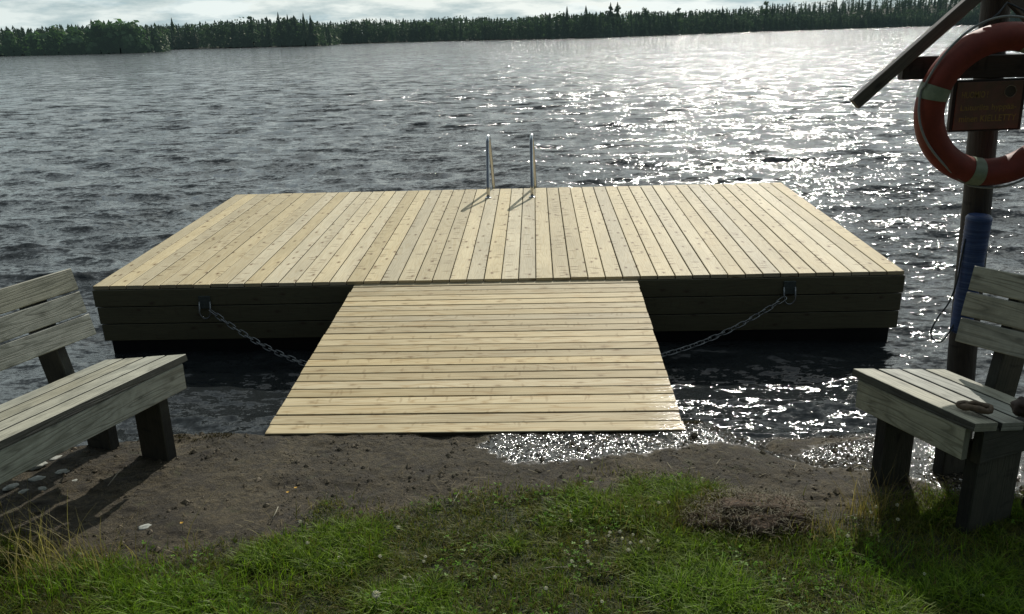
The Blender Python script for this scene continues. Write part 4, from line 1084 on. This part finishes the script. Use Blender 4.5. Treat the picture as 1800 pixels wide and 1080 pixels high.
T_ = [(492, 18, 2, 'c', 2.0, 'tallest spruce of the group on the far wooded point left of centre'), (508, 22, 3, 'c', 1.6, 'narrow spruce right of the tallest on the far wooded point'),
      (519, 24, 6, 'p', 2.6, 'round topped pine in the middle of the far wooded point'), (536, 19, 2, 'c', 1.8, 'slim pointed spruce second from the tip of the far wooded point'), (548, 23, 3, 'c', 2.1, 'pointed spruce nearest the tip of the far wooded point'),
      (444, 27, 5, 'p', 3.0, 'broad pine at the left end of the far wooded point'), (472, 26, 4, 'p', 2.4, 'pine just left of the tallest spruce on the far wooded point'), (305, 28, 14, 'c', 2.0, 'lone spruce tip right of the leafy left shore clump'),
      (997, 8, 6, 'c', 1.7, 'slim lone spruce on the skyline above the ladder'), (1030, 7, 5, 'c', 2.0, 'lone spruce between the slim one and the big pine pair'),
      (1073, 1, 3, 'p', 2.7, 'left pine of the tall pair on the far shore right of centre'), (1085, 0, 4, 'p', 2.7, 'right pine of the tall pair on the far shore right of centre'),
      (1135, 12, 6, 'b', 3.2, 'rounded tree just right of the tall pine pair'), (1192, 10, 8, 'p', 2.4, 'small pine with a forked top on the right skyline'), (1268, 8, 8, 'c', 2.0, 'spruce tip left of the pale topped tree on the right skyline'),
      (1345, 1, 10, 'p', 4.6, 'broad topped pine on the right skyline'), (1355, 2, 12, 'c', 3.0, 'spruce touching the broad topped pine on the right skyline')]
for i, (px, yt, off, k, w, lab) in enumerate(T_): tree_thing(px, yt, off, k, w, lab, gs_, 40 + i)
gb_ = 'bushy broadleaf trees on the near left shore'
B_ = [(18, 57, 1, 4.6, 'leafy green tree at the left picture edge of the far shore'), (62, 60, 1, 4.2, 'low leafy tree second from the left on the far shore'), (97, 44, 0, 5.4, 'tall leafy tree with a pointed top, third from the left'), (134, 46, 0, 5.4, 'rounded leafy tree between the pointed one and the big clump'),
      (172, 41, 1, 5.4, 'leafy tree at the left side of the big left shore clump'), (207, 35, 0, 6.0, 'highest leafy tree in the big left shore clump'), (238, 38, 0, 6.0, 'rightmost leafy tree of the big left shore clump by the inlet')]
for i, (px, yt, off, w, lab) in enumerate(B_): tree_thing(px, yt, off - 3, 'b', w, lab, gb_, 80 + i)

# ------------------------------------------------------------------ light
SUN_AZ = radians(17.5); SUN_EL = radians(36)
sd = bpy.data.lights.new('sun', 'SUN'); sd.energy = 3.9; sd.angle = radians(0.5); sd.color = (1.0, 0.96, 0.88)
so = bpy.data.objects.new('sun', sd); COL.objects.link(so)
sdir = Vector((sin(SUN_AZ) * cos(SUN_EL), cos(SUN_AZ) * cos(SUN_EL), sin(SUN_EL)))
so.rotation_euler = sdir.to_track_quat('Z', 'Y').to_euler(); so.location = (3, -2, 8)
w = bpy.data.worlds.new('World'); S.world = w; w.use_nodes = True; nt = w.node_tree
bg = nt.nodes['Background']
sky = N(nt, 'ShaderNodeTexSky', sky_type='NISHITA'); sky.sun_disc = False; sky.sun_elevation = SUN_EL; sky.sun_rotation = SUN_AZ; sky.air_density = 1.0; sky.dust_density = 1.0
tc = N(nt, 'ShaderNodeTexCoord').outputs['Generated']
sx = N(nt, 'ShaderNodeSeparateXYZ'); L(nt, tc, sx.inputs[0])
cn = noise_n(nt, scaled(nt, tc, (1.0, 1.0, 5.5), (3.2, 1.1, 0.4)), 3.4, 7, 0.58, 0.25)
cov = ramp(nt, cn.outputs[0], [(0.36, 0.25), (0.54, 1.0)]).outputs[0]
hz_ = ramp(nt, sx.outputs[2], [(0.0, 1.0), (0.10, 0.75), (0.25, 0.0)]).outputs[0]
cov = math_n(nt, 'MAXIMUM', cov, hz_)
low = ramp(nt, sx.outputs[2], [(0.0, 1.0), (0.4, 1.0), (0.95, 0.6)]).outputs[0]
cov = math_n(nt, 'MULTIPLY', cov, low)
dt = N(nt, 'ShaderNodeVectorMath', operation='DOT_PRODUCT'); L(nt, tc, dt.inputs[0]); dt.inputs[1].default_value = tuple(sdir)
cn2 = noise_n(nt, scaled(nt, tc, (1.0, 1.0, 4.5), (9.2, 4.1, 0.4)), 11.0, 6, 0.6)
cb_ = ramp(nt, math_n(nt, 'ADD', math_n(nt, 'MULTIPLY', dt.outputs['Value'], 0.5), 0.5), [(0.25, (0.45, 0.5, 0.55)), (0.55, (2.0, 2.3, 2.45)), (0.70, (9.8, 11.3, 11.5)), (0.92, (12.5, 13.4, 13.2)), (1.0, (13.5, 14.2, 13.8))]).outputs[0]
shd = ramp(nt, cn2.outputs[0], [(0.38, (0.60, 0.70, 0.74)), (0.56, (1.12, 1.12, 1.10))]).outputs[0]
ccol = mixc(nt, 1.0, cb_, shd, 'MULTIPLY')
fin = mixc(nt, cov, sky.outputs[0], ccol)
L(nt, fin, bg.inputs[0]); bg.inputs[1].default_value = 0.065

S.view_settings.view_transform = 'Standard'; S.view_settings.look = 'None'; S.view_settings.exposure = 0
S.render.engine = 'CYCLES'
